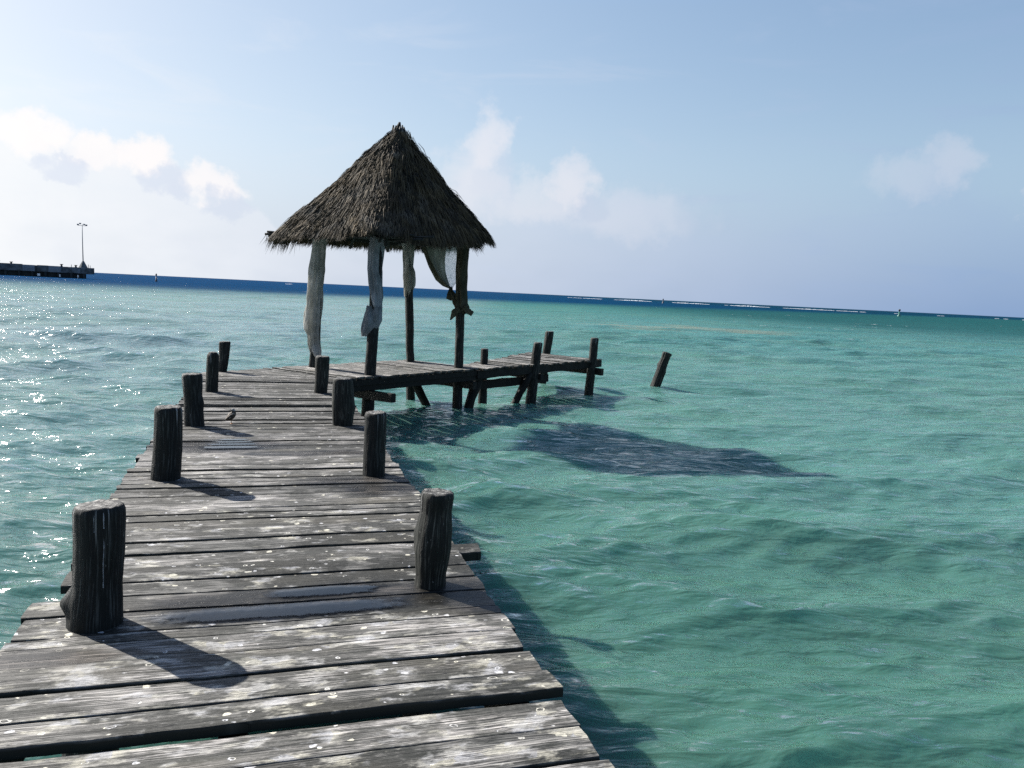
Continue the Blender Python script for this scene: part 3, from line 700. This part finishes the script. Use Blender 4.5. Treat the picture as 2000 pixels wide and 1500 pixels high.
# ------------------------------------------------------------------ the hut
hut = tag(empty('thatched_hut', (-2.44, 15.73, 0)), 'small open hut with a pointed grass thatch roof on four log posts', 'hut')
HO = Vector((-2.44, 15.73, 0))
def hlink(o):
    o.matrix_parent_inverse = Matrix.Translation(-HO); return o
G = {'g1': (ST(0, 0)*0+np.array([-3.80, 15.08]), .030, .095, 1), 'g2': (np.array([-2.57, 14.24]), .036, .104, 0), 'g3': (np.array([-2.25, 17.30]), -.05, .090, 1), 'g4': (np.array([-1.13, 16.46]), -.008, .093, 1)}
for i, (k, (b_, lx, r_, g_)) in enumerate(G.items()):
    hlink(log(hut, 'post', b_, ZB, 2.62, r_, (lx, 0), seed=i*1.3+60, mat=M_POSTG if g_ else M_POST, prof=[(-9, 1.15), (-.3, 1.1), (0, 1), (.5, .96), (1, .92)], groove=.03))
def gtop(k, z): b_, lx = G[k][0], G[k][1]; return Vector((b_[0]+lx*z, b_[1], z))
APEX = Vector((-2.42, 15.73, 4.58))
RC = Vector((-2.62, 15.68, 0))        # centre of the eaves
HA, HB = 1.55, 1.66
def eave(th, grow=0., mexp=7.):
    c, s = math.cos(th), math.sin(th); k = (abs(c)**mexp+abs(s)**mexp)**(-1/mexp); a = c*k*(HA+grow); b = s*k*(HB+grow)
    p = RC.xy+Vector(NB*a)+Vector(WB*b)
    # eave height: a little higher on the far right corner, ragged
    right = max(0, a/HA)*max(0, b/HB+.2); z = 2.46+.17*right-.05*max(0, -a/HA)*max(0, -b/HB)
    return Vector((p.x, p.y, z))
def roofp(th, h, grow=0.):
    """h 0 at the crown, 1 at the eave"""
    E = eave(th, grow); r_ = .07; A = APEX+Vector((E.x-RC.x, E.y-RC.y, 0)).normalized()*r_
    P = A.lerp(E, h); sag = -.10*math.sin(PI*h)*(1-.5*h)+.05*math.sin(PI*min(1, h*1.6))
    P.z += sag*.8
    rd = Vector((P.x-APEX.x, P.y-APEX.y, 0)); 
    if rd.length > 1e-4: P += rd.normalized()*(.055*nz(math.cos(th)*3.1, math.sin(th)*3.1, h*3.5))
    return P
# under-layer
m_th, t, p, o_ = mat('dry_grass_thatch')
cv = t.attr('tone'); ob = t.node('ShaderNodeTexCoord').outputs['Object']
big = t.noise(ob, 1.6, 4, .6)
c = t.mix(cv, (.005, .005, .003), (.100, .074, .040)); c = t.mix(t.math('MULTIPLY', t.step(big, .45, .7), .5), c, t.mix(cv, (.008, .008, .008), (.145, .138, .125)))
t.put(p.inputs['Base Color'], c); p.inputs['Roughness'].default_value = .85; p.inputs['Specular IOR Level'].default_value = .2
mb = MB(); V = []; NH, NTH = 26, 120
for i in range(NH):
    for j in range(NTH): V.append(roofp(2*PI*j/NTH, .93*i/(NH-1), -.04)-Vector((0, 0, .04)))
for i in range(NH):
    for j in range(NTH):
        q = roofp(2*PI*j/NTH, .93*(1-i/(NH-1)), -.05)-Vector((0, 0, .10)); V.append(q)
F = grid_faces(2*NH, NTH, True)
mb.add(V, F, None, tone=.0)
# blades in clumps
rb = np.random.default_rng(3)
def thatch_blades(mb, n):
    Vs = []; Fs = []; T = []
    cth = []; ch = []
    for r_i in range(34):                      # courses from the crown down, evenly staggered clumps
        hh = ((r_i+.5)/34)**.80; m_c = int(8+170*hh)
        for q_i in range(m_c): cth.append(2*PI*(q_i+rb.uniform(-.45, .45)+.5*(r_i % 2))/m_c); ch.append(min(.985, hh+rb.uniform(-.012, .012)))
    for q_i in range(460): cth.append(2*PI*(q_i+rb.uniform(-.5, .5))/460); ch.append(rb.uniform(.90, .985))
    ncl = len(cth); per = n//ncl
    for c in range(ncl):
        th0, h0 = cth[c], float(ch[c]); tone0 = rb.beta(1.6, 2.0); lift0 = rb.uniform(0, .05); skew = rb.normal(0, .05); wd = rb.uniform(.035, .07)
        # thatch thinned out at the corner nearest the viewer
        cornerd = abs(math.atan2(math.sin(th0+PI/4), math.cos(th0+PI/4)))
        P0 = roofp(th0, h0); P1 = roofp(th0, min(1.0, h0+.1)) if h0 < .9 else roofp(th0, h0)
        Pu = roofp(th0, max(0, h0-.1)); down = (P1-Pu).normalized()
        tang = (roofp(th0+.03, h0)-roofp(th0-.03, h0)).normalized(); nor = tang.cross(down).normalized()
        rad = Vector((P0.x-APEX.x, P0.y-APEX.y, .3))
        if nor.dot(rad) < 0: nor = -nor
        L0 = rb.uniform(.28, .48)*(1 if h0 > .15 else .7)
        if h0 > .88: L0 = (1-h0)*2.9+rb.uniform(.09, .15)+.09*nz(math.cos(th0)*9, math.sin(th0)*9)
        if cornerd < .22 and h0 > .8: L0 *= .72
        for b in range(per):
            x = rb.normal(0, wd); s = P0+tang*x-down*rb.uniform(0, .12)+nor*(lift0*.3); L = L0*rb.uniform(.6, 1.12)
            dd = (down+tang*(skew+rb.normal(0, .07))+nor*rb.normal(.015, .035)).normalized()
            w = rb.uniform(.004, .010); sd = (tang+nor*rb.normal(0, .5)).normalized()
            m1 = s+dd*L*.5+nor*(lift0+.012); e = s+dd*L+nor*(lift0*.9+rb.uniform(-.01, .03))-Vector((0, 0, .03*L/.4))
            k = len(Vs); Vs += [s-sd*w*.6, s+sd*w*.6, m1-sd*w, m1+sd*w, e-sd*w*.25, e+sd*w*.25]
            Fs += [(k, k+1, k+3, k+2), (k+2, k+3, k+5, k+4)]; tn = min(1, max(0, tone0*1.0+rb.normal(-.02, .15))); T += [tn]*6
    mb.add(Vs, Fs, None, tone=T)
thatch_blades(mb, 78000)
th_o = hlink(mb.build('thatch', m_th, hut, smooth=False))
# shaggy loose tip at the left corner
mb = MB()
LC = eave(PI+PI/4+.0)
for k in range(260):
    a = rb.uniform(0, .35); st_ = LC+Vector(WB.tolist()+[0])*rb.uniform(-.1, .35)+Vector((rb.normal(.05, .07), rb.normal(0, .06), rb.uniform(-.05, .12)))
    d = Vector((rb.normal(-.35, .15), rb.normal(-.15, .15), -1)).normalized(); L = rb.uniform(.12, .34); w = .006; sd = Vector((.8, .6, 0))*w
    mb.add([st_-sd, st_+sd, st_+d*L], [(0, 1, 2)], None, tone=float(rb.uniform(.2, .9)))
hlink(mb.build('loose_straw', m_th, hut, smooth=False))
# timber of the roof: ring beams, rafters, pole ends, crown
def pole(name, a, b, r, seed=0):
    mb = MB(); a = Vector(a); b = Vector(b); tube(mb, [a+(b-a)*k/5 for k in range(6)], [r*(1+.08*math.sin(k*2+seed)) for k in range(6)], 10, wob=.15, seed=seed, cap=0., top=0.); return hlink(mb.build(name, M_POSTG, hut))
for i, (a, b) in enumerate((('g1', 'g2'), ('g2', 'g4'), ('g4', 'g3'), ('g3', 'g1'))):
    A, B = gtop(a, 2.48), gtop(b, 2.48); d = (B-A).normalized()*.28; pole('ring_beam', A-d+Vector((0, 0, .03*i)), B+d+Vector((0, 0, .03*i)), .045, i)
for k in range(12):
    th = PI/4+k*PI/6; E = eave(th, -.12)-Vector((0, 0, .10)); 
    pole('rafter', APEX-Vector((0, 0, .12)), E, .026, k)
near_c = eave(-PI/4)
for k, (dx, dz, ln) in enumerate(((-.10, .0, .55), (.06, .03, .5), (.22, -.03, .55), (.40, .02, .5))):
    c0 = near_c+Vector((dx+.22, .40, -.02+dz)); pole('pole_end', c0-Vector((.26, -.05, .0)), c0+Vector((.26, -.10, .03)), .022, k)
pole('peg', near_c+Vector((.05, .32, .03)), near_c+Vector((.05, .32, -.17)), .035, 9)
lc = LC+Vector((-.05, 0, .06))
for k, (dx, dz) in enumerate(((-.10, .05), (-.07, -.03), (-.13, .0))): pole('pole_end', lc+Vector((.35, .1, .02)), lc+Vector((dx, -.02*k, dz)), .022, k+20)
# crown: bundle of short sticks standing round the peak
mb = MB()
for k in range(15):
    a = 2*PI*k/15+.2; o0 = APEX+Vector((math.cos(a)*.15, math.sin(a)*.15, -.13)); o1 = APEX+Vector((math.cos(a+.4)*.10, math.sin(a+.4)*.10, .03+.09*((k*7) % 5)/5))
    tube(mb, [o0, (o0+o1)/2+Vector((.01, 0, 0)), o1], [.022, .024, .015], 7, seed=k, wob=.3, cap=float(k % 4 == 0)*.7, top=0.)
tube(mb, [APEX+Vector((0, 0, -.1)), APEX+Vector((.01, 0, .10)), APEX+Vector((.02, 0, .17))], [.06, .045, .02], 8, cap=0., top=0., wob=.3)
hlink(mb.build('crown', M_POSTG, hut))
mb = MB()
for k in range(900):
    a = rb.uniform(0, 2*PI); o0 = APEX+Vector((math.cos(a)*.13, math.sin(a)*.13, rb.uniform(-.16, -.02))); o1 = o0+Vector((math.cos(a)*rb.uniform(.06, .2), math.sin(a)*rb.uniform(.06, .2), -rb.uniform(.16, .32))); sd = Vector((-math.sin(a), math.cos(a), 0))*.007
    mb.add([o0-sd, o0+sd, o1+sd*.3], [(0, 1, 2)], None, tone=float(rb.beta(1.5, 3)))
hlink(mb.build('cap_straw', m_th, hut, smooth=False))

# ------------------------------------------------------------------ cloths tied round the posts
def wrap(name, mat_, base, lean, zs, prof, label, folds=7, seed=0, twist=2., depth=.14):
    """cloth wound round a post. prof: (z, offset x, half width, half depth) from the top to the bottom"""
    n, seg = 90, 96; V = []; zt = np.linspace(zs[0], zs[1], n); P = np.array(sorted(prof, key=lambda q: q[0]))
    for i, z in enumerate(zt):
        ox = np.interp(z, P[:, 0], P[:, 1]); hw = np.interp(z, P[:, 0], P[:, 2]); hd = np.interp(z, P[:, 0], P[:, 3])
        for j in range(seg):
            th = 2*PI*j/seg; ct, st = math.cos(th), math.sin(th)
            fd = depth*(math.sin(folds*th+twist*z*2+seed+1.6*nz(z*1.4, ct, st))*.8+nz(ct*3+seed, st*3, z*2.4)*1.0+(.5-2.2*abs(nz(ct*2.6+seed+z*.8, st*2.6-z*.7, z*1.1)))*.8+(.3-1.6*abs(nz(ct*6+seed-z*1.3, st*6+z, z*1.6)))*.4)
            e = (.03*nz(ct*4, st*4, seed)+.035*nz(ct*9, st*9, seed)) if i in (0, n-1) else 0
            k = 1+fd
            V.append((base[0]+lean*z+ox+ct*hw*k, base[1]+st*hd*k, z+e))
    mb = MB(); mb.add(V, grid_faces(n, seg, True)); o = mb.build(name, mat_, None, off=(float(base[0]), float(base[1]), float(zs[1])))
    return tag(o, label, 'curtain', 'gauze curtains tied round the hut posts')
def gz(k): return G[k][0], G[k][1]
b_, l_ = gz('g1')
c1 = wrap('curtain', M_CLOTH, b_, l_, (2.45, .22), [(2.45, .0, .135, .13), (2.1, -.01, .135, .13), (1.85, -.02, .145, .13), (1.5, -.04, .135, .125), (1.2, -.045, .14, .125), (.85, -.07, .155, .13), (.72, -.07, .15, .13), (.62, -.035, .12, .13), (.45, -.02, .115, .12), (.32, .02, .115, .12), (.22, .05, .08, .11)],
          'longest cloth, wound down nearly to the deck on the leftmost hut post', 5, 1.0, 2.4, .15)
b_, l_ = gz('g2')
c2 = wrap('curtain', M_CLOTHG, b_, l_, (2.45, 1.22), [(2.45, -.005, .13, .125), (2.2, -.03, .125, .12), (1.9, -.04, .115, .115), (1.6, .0, .11, .12), (1.4, .03, .112, .12), (1.22, .05, .085, .11)],
          'grey cloth with a baggy knot low on the hut post nearest the viewer', 4, 2.0, 2.8, .14)
def sub_wrap(name, mat_, base, lean, zs, prof, parent, seed, folds=4, depth=.2):
    o = wrap(name, mat_, base, lean, zs, prof, None, folds, seed, 3., depth)
    for k in ('category', 'group', 'label'):
        if k in o: del o[k]
    o.parent = parent; o.matrix_parent_inverse = Matrix.Translation(-parent.location); return o
sub_wrap('knot_bag', M_CLOTHG, b_, l_, (1.24, .70), [(1.24, .0, .125, .12), (1.12, -.01, .145, .145), (1.0, -.02, .155, .16), (.88, -.05, .14, .15), (.78, -.10, .095, .13), (.70, -.14, .05, .10)], c2, 4.4)
b_, l_ = gz('g3')
c3 = wrap('curtain', M_CLOTH, b_, l_, (2.62, 1.42), [(2.62, -.01, .13, .12), (2.3, .0, .115, .11), (2.05, .0, .10, .11), (1.95, .01, .115, .12), (1.82, .005, .125, .125), (1.65, .0, .115, .12), (1.52, -.02, .09, .11), (1.42, -.05, .055, .095)],
          'short bunched cloth high on the rear left hut post', 5, 3.3, 3.2, .17)
b_, l_ = gz('g4')
c4 = wrap('curtain', M_CLOTHD, b_, l_, (2.62, 1.16), [(2.62, .02, .125, .12), (2.3, .02, .12, .12), (2.0, .0, .115, .12), (1.7, .01, .11, .115), (1.45, .015, .115, .12), (1.3, .02, .12, .12), (1.16, .0, .11, .115)],
          'dark olive cloth with a sail-like drape, on the rear right hut post', 5, 5.1, 1.2, .13)
def sheet(name, mat_, left, right, parent, folds=5, amp=.03, n=34, seed=0, gather=.5):
    """hanging sheet between two edge curves (lists of 3D points), gathered towards the bottom"""
    L = [Vector(p) for p in left]; Rt = [Vector(p) for p in right]
    def at(c, x):
        k = x*(len(c)-1); i = min(int(k), len(c)-2); return c[i].lerp(c[i+1], k-i)
    V = []
    for i in range(n):
        x = i/(n-1); a, b = at(L, x), at(Rt, x)
        for j in range(n):
            y = j/(n-1); P = a.lerp(b, y); P.y += amp*(math.sin(folds*PI*y+seed)*(.3+x)+nz(y*3+seed, x*3)); V.append(P)
    mb = MB(); mb.add(V, grid_faces(n, n)); o = mb.build(name, mat_, parent)
    o.matrix_parent_inverse = Matrix.Translation(-parent.location)
    return o
g3p, g4p = Vector(G['g3'][0]), Vector(G['g4'][0])
def bay(fr, z): q = g3p.lerp(g4p, fr); return Vector((q.x, q.y-.02, z))
K = bay(.79, 1.61); FW = Vector((-.01, -.05, 0))
M_CLOTHG2 = cloth_material('grey_olive_gauze', (.13, .14, .12), (.20, .22, .20))
sheet('drape', M_CLOTHG2, [bay(.10, 2.78), bay(.16, 2.56), bay(.22, 2.40), bay(.35, 2.07), bay(.50, 1.80), bay(.64, 1.68), K], [bay(.69, 2.72), bay(.67, 2.4), bay(.65, 2.18), bay(.67, 1.96), bay(.735, 1.76), bay(.77, 1.67), K+Vector((.02, 0, 0))], c4, 6, .035, seed=1)
sheet('hem', M_CLOTHD, [bay(.09, 2.78)+FW, bay(.145, 2.57)+FW, bay(.205, 2.40)+FW, bay(.335, 2.06)+FW, bay(.49, 1.785)+FW, bay(.635, 1.665)+FW, K+FW], [bay(.20, 2.70)+FW, bay(.27, 2.45)+FW, bay(.35, 2.24)+FW, bay(.49, 1.98)+FW, bay(.62, 1.79)+FW, bay(.72, 1.68)+FW, K+FW+Vector((.02, 0, 0))], c4, 3, .012, seed=2)
sheet('veil', M_SHEER, [bay(.68, 2.72), bay(.66, 2.40), bay(.65, 2.18), bay(.67, 1.96), bay(.74, 1.75), K], [bay(.92, 2.72), bay(.90, 2.4), bay(.89, 2.2), bay(.90, 2.0), bay(.90, 1.78), K+Vector((.04, 0, .03))], c4, 3, .03, seed=4)
def cloth_tube(name, pts, rad, mat_, parent, seed):
    n = len(pts); V = []; seg = 40; pts = [Vector(p) for p in pts]
    m_ = 30
    for i in range(m_):
        x = i/(m_-1)*(n-1); k = min(int(x), n-2); f_ = x-k; P = pts[k].lerp(pts[k+1], f_); r_ = rad[k]*(1-f_)+rad[k+1]*f_
        d = (pts[k+1]-pts[k]).normalized(); a = d.cross(Vector((0, 1, 0))).normalized(); b = d.cross(a)
        for j in range(seg):
            th = 2*PI*j/seg; V.append(P+(a*math.cos(th)+b*math.sin(th)*.8)*r_*(1+.25*math.sin(th*5+seed)+.3*nz(math.cos(th)*3, math.sin(th)*3, x*2+seed)))
    mb = MB(); mb.add(V, grid_faces(m_, seg, True)+[tuple(range(seg)), tuple(range((m_-1)*seg, m_*seg))]); o = mb.build(name, mat_, parent); o.matrix_parent_inverse = Matrix.Translation(-parent.location); return o
cloth_tube('knot', [K+Vector((.0, 0, .05)), K+Vector((.0, -.02, -.03)), K+Vector((.0, -.02, -.12)), K+Vector((-.04, -.02, -.22))], [.02, .045, .07, .05], M_CLOTHD, c4, 2)
cloth_tube('twist', [K+Vector((.01, -.05, -.05)), K+Vector((.12, -.12, -.20)), K+Vector((.24, -.16, -.36)), K+Vector((.33, -.16, -.50))], [.03, .075, .10, .07], M_CLOTHD, c4, 5)
q = Vector((G['g4'][0][0], G['g4'][0][1]-.12, 0))
cloth_tube('knot', [q+Vector((.08, 0, 1.28)), q+Vector((.15, 0, 1.18)), q+Vector((.25, 0, 1.12))], [.07, .05, .045], M_CLOTHD, c4, 8)
cloth_tube('knot', [q+Vector((-.02, 0, 1.22)), q+Vector((-.12, 0, 1.14)), q+Vector((-.20, 0, .98))], [.05, .06, .012], M_CLOTHD, c4, 9)

# ------------------------------------------------------------------ lone pile in the water, leaning right
lp = log(None, 'leaning_pile', (4.30, 22.35), ZB, .12, .135, (.29, -.02), seed=91, mat=M_POSTG, prof=[(-20, 1.2), (-8, 1.1), (0, .95), (1, 1.0)], groove=.13, knots=[(2.9, -.2, .03, .06), (.2, -.45, .03, .07)], tilt=(-.3, -.1))
tag(lp, 'lone barky pile leaning to the right in open water', 'pile')

# ------------------------------------------------------------------ wading bird on the deck
def bird():
    m, t, p, o_ = mat('speckled_feathers')
    ob = t.node('ShaderNodeTexCoord').outputs['Object']; sp = t.node('ShaderNodeSeparateXYZ'); t.put(sp.inputs[0], ob)
    n = t.noise(ob, 60, 4, .6); n2 = t.noise(ob, 28, 2)
    c = t.mix(t.step(n, .45, .6), (.025, .022, .018), (.08, .055, .03))
    c = t.mix(t.math('MULTIPLY', t.step(n2, .60, .66), .7), c, (.30, .28, .24))
    c = t.mix(t.step(sp.outputs[2], .140, .152), c, t.mix(t.step(n, .4, .5), (.45, .44, .41), (.1, .085, .06)))
    t.put(p.inputs['Base Color'], c); p.inputs['Roughness'].default_value = .8
    ml = plain('bird_leg_skin', (.25, .12, .05), .6)
    b = ST(9.20, -.35); root = tag(empty('shorebird', (b[0], b[1], .006)), 'small brown speckled shorebird with pale crown standing on the planks', 'bird')
    # body: tail low left, chest and head up right
    ctr = [(-.066, 0, .040), (-.05, 0, .050), (-.03, 0, .064), (-.005, 0, .084), (.016, 0, .108), (.022, 0, .132), (.016, 0, .150), (.002, 0, .158), (-.006, 0, .159)]
    rad = [.005, .017, .032, .041, .037, .026, .022, .015, .005]
    V = []; seg = 16
    for i, (x, y, z) in enumerate(ctr):
        a, bq = Vector(ctr[max(0, i-1)]), Vector(ctr[min(len(ctr)-1, i+1)]); d = (bq-a).normalized(); s = Vector((0, 1, 0)); u = s.cross(d)
        for j in range(seg): th = 2*PI*j/seg; V.append(Vector((x, y, z))+s*math.cos(th)*rad[i]+u*math.sin(th)*rad[i])
    mb = MB(); mb.add(V, grid_faces(len(ctr), seg, True)+[tuple(range(seg)), tuple(range((len(ctr)-1)*seg, len(ctr)*seg))])
    bo = mb.build('body', m, root); sm = bo.modifiers.new('s', 'SUBSURF'); sm.levels = 2; sm.render_levels = 2
    mb = MB(); tube(mb, [(-.004, 0, .154), (-.018, 0, .152), (-.034, 0, .149)], [.006, .004, .0015], 8); mb.build('bill', plain('bird_bill', (.03, .03, .03)), root)
    for sgn in (-1, 1):
        mb = MB(); tube(mb, [(.0, sgn*.012, .06), (-.004, sgn*.014, .035), (.004, sgn*.014, .004)], [.006, .003, .0025], 6)
        for a in (-.6, 0, .6, PI): tube(mb, [(.004, sgn*.014, .004), (.004-math.cos(a)*.018, sgn*.014+math.sin(a)*.018, .0025)], [.0025, .0012], 5)
        mb.build('leg', ml, root)
        mb = MB(); V = []
        for i in range(9):
            x = i/8; P = Vector((.014-.080*x, sgn*(.038-.024*x*x), .108-.060*x)); w = .028*math.sin(PI*min(1, x*.8+.12))
            V += [P+Vector((.3*w, sgn*.001, w)), P+Vector((0, sgn*.006, 0)), P+Vector((-.3*w, sgn*.001, -w))]
        mb.add(V, grid_faces(9, 3)); wo = mb.build('wing', m, root); so = wo.modifiers.new('s', 'SOLIDIFY'); so.thickness = .004
    root.rotation_euler = (0, 0, R(20)); root.scale = (1.02, 1.02, 1.02)
bird()

# ------------------------------------------------------------------ far jetty with its light mast, beacons
M_CONC = plain('stained_concrete', (.085, .10, .11), .85, .2, .5, .6)
M_CONCD = plain('wet_dark_concrete', (.012, .016, .018), .7, .3, .4, .6)
M_CONCL = plain('pale_concrete', (.16, .19, .22), .85, .2, .3, .5)
M_STEEL = plain('grey_steel', (.08, .12, .15), .5, .4, .2, 1)
M_WHITE = plain('white_paint', (.75, .76, .76), .6, .4, .08, 1)
JO = Vector((-154.3, 291.7, 0)); JD = Vector((-.861, -.508, 0)); JN = Vector((.508, -.861, 0)); UPV = Vector((0, 0, 1)); JAX = (JD, JN, UPV)
jet = tag(empty('jetty', (JO.x, JO.y, WATER)), 'dark concrete jetty standing on the water far left below the horizon', 'jetty')
jinv = Matrix.Translation(-Vector((JO.x, JO.y, WATER)))
def jl(o): o.matrix_parent_inverse = jinv; return o
def jp(d, z, n=0): return JO+JD*d+JN*n+Vector((0, 0, z))
mb = MB(); box(mb, jp(50, 1.95, -5), (50, 5, 1.15), JAX, wob=.04); jl(mb.build('slab', M_CONC, jet, smooth=False))
mb = MB(); box(mb, jp(51.3, 0, -5.2), (48.7, 4.6, .95), JAX); jl(mb.build('footing', M_CONCD, jet, smooth=False))
for k in range(24):
    mb = MB(); tube(mb, [jp(3.4+4*k, -2, .0), jp(3.4+4*k, .85, .0)], .45, 10); jl(mb.build('pile', M_CONCD, jet))
for d0, w_, h_, m_ in ((34, 3.0, 2.95, M_CONCL), (26.5, 4.2, 3.3, M_CONC), (20.5, 1.8, 3.12, M_CONCL), (16.2, 1.7, 3.2, M_CONC), (12.6, 2.0, 3.15, M_CONCL), (6.2, 1.0, 2.7, M_CONC), (5.0, .5, 2.4, M_CONCL), (42, 4, 3.25, M_CONC), (55, 4, 3.2, M_CONCL)):
    mb = MB(); box(mb, jp(d0, (h_+.95)/2+.02, .12), (w_, .25, (h_-.95)/2), JAX); jl(mb.build('panel', m_, jet, smooth=False))
for d0, hgt in ((29.5, 1.0), (25.7, .8), (10.4, .85), (5.9, .75), (47, 1.0)):
    mb = MB(); tube(mb, [jp(d0, 2.9, -.8), jp(d0, 3.2, -.8), jp(d0, 3.2+hgt*.45, -.8), jp(d0, 3.2+hgt*.6, -.8), jp(d0, 3.2+hgt*.85, -.8), jp(d0, 3.2+hgt*.95, -.8)], [.65, .38, .26, .32, .62, .5], 12); jl(mb.build('bollard', M_CONCD, jet))
for d0, hgt in ((7.3, .9), (1.9, 1.2), (1.3, .9)):
    mb = MB(); tube(mb, [jp(d0, 2.6, -.6), jp(d0, 3.1+hgt, -.6)], .09, 6); jl(mb.build('stanchion', M_CONCD, jet))
for d0, w_, h_ in ((32.6, .9, .65), (17.5, .42, .4), (11.0, .2, .4), (5.3, .2, .45)):
    mb = MB(); box(mb, jp(d0, -.55+h_, .55), (w_, .2, h_), JAX); jl(mb.build('fender', M_WHITE, jet, smooth=False))
mast = tag(empty('light_mast', jp(3.5, 3.1, -2)), 'tall thin floodlight mast at the end of the far jetty', 'light mast')
mi = Matrix.Translation(-mast.location)
mb = MB(); tube(mb, [jp(3.5, 3.05, -2), jp(3.5, 3.5, -2), jp(3.5, 4.6, -2), jp(3.5, 5.5, -2)], [1.5, 1.3, .75, .3], 6); mb.build('base', M_CONC, mast, smooth=False).matrix_parent_inverse = mi
mb = MB(); tube(mb, [jp(3.5, 5.2, -2), jp(3.6, 12, -2), jp(3.65, 18.9, -2)], [.19, .14, .10], 8); mb.build('pole', M_STEEL, mast).matrix_parent_inverse = mi
mb = MB(); tube(mb, [jp(2.2, 18.2, -2), jp(5.1, 18.2, -2)], .07, 6); mb.build('crossarm', M_STEEL, mast).matrix_parent_inverse = mi
for d_, z_ in ((2.3, 18.45), (5.0, 18.5), (3.0, 18.65), (4.3, 18.9)):
    mb = MB(); box(mb, jp(d_, z_, -2), (.32, .2, .22), JAX); mb.build('floodlight', M_STEEL, mast, smooth=False).matrix_parent_inverse = mi

def marker(name, x, y, label, m_body, m_top, h, r_, cat, group=None):
    root = tag(empty(name, (x, y, WATER)), label, cat, group)
    mb = MB(); tube(mb, [(0, 0, -1), (0, 0, .3), (0, 0, .6), (0, 0, h*.62)], [r_*1.6, r_*1.6, r_*.8, r_*.55], 12); mb.build('body', m_body, root)
    mb = MB(); tube(mb, [(0, 0, h*.6), (0, 0, h*.72), (0, 0, h*.75), (0, 0, h*.95), (0, 0, h)], [r_*.35, r_*.35, r_*.95, r_*.95, r_*.3], 12); mb.build('topmark', m_top, root)
M_GRN = plain('green_buoy_paint', (.02, .10, .08), .5); M_BLK = plain('black_paint', (.012, .016, .025), .5)
marker('beacon', 194.8, 405.8, 'dark beacon with a round top on the horizon at the far right', M_GRN, M_BLK, 3.6, .55, 'beacon', 'sea beacons on the horizon')
marker('beacon', 108.5, 590.0, 'tiny dark beacon on the horizon before the white surf', M_BLK, M_BLK, 3.4, .5, 'beacon', 'sea beacons on the horizon')
marker('beacon', -144.0, 319.0, 'thin dark beacon on the horizon just right of the far jetty', M_BLK, M_BLK, 3.2, .30, 'beacon', 'sea beacons on the horizon')
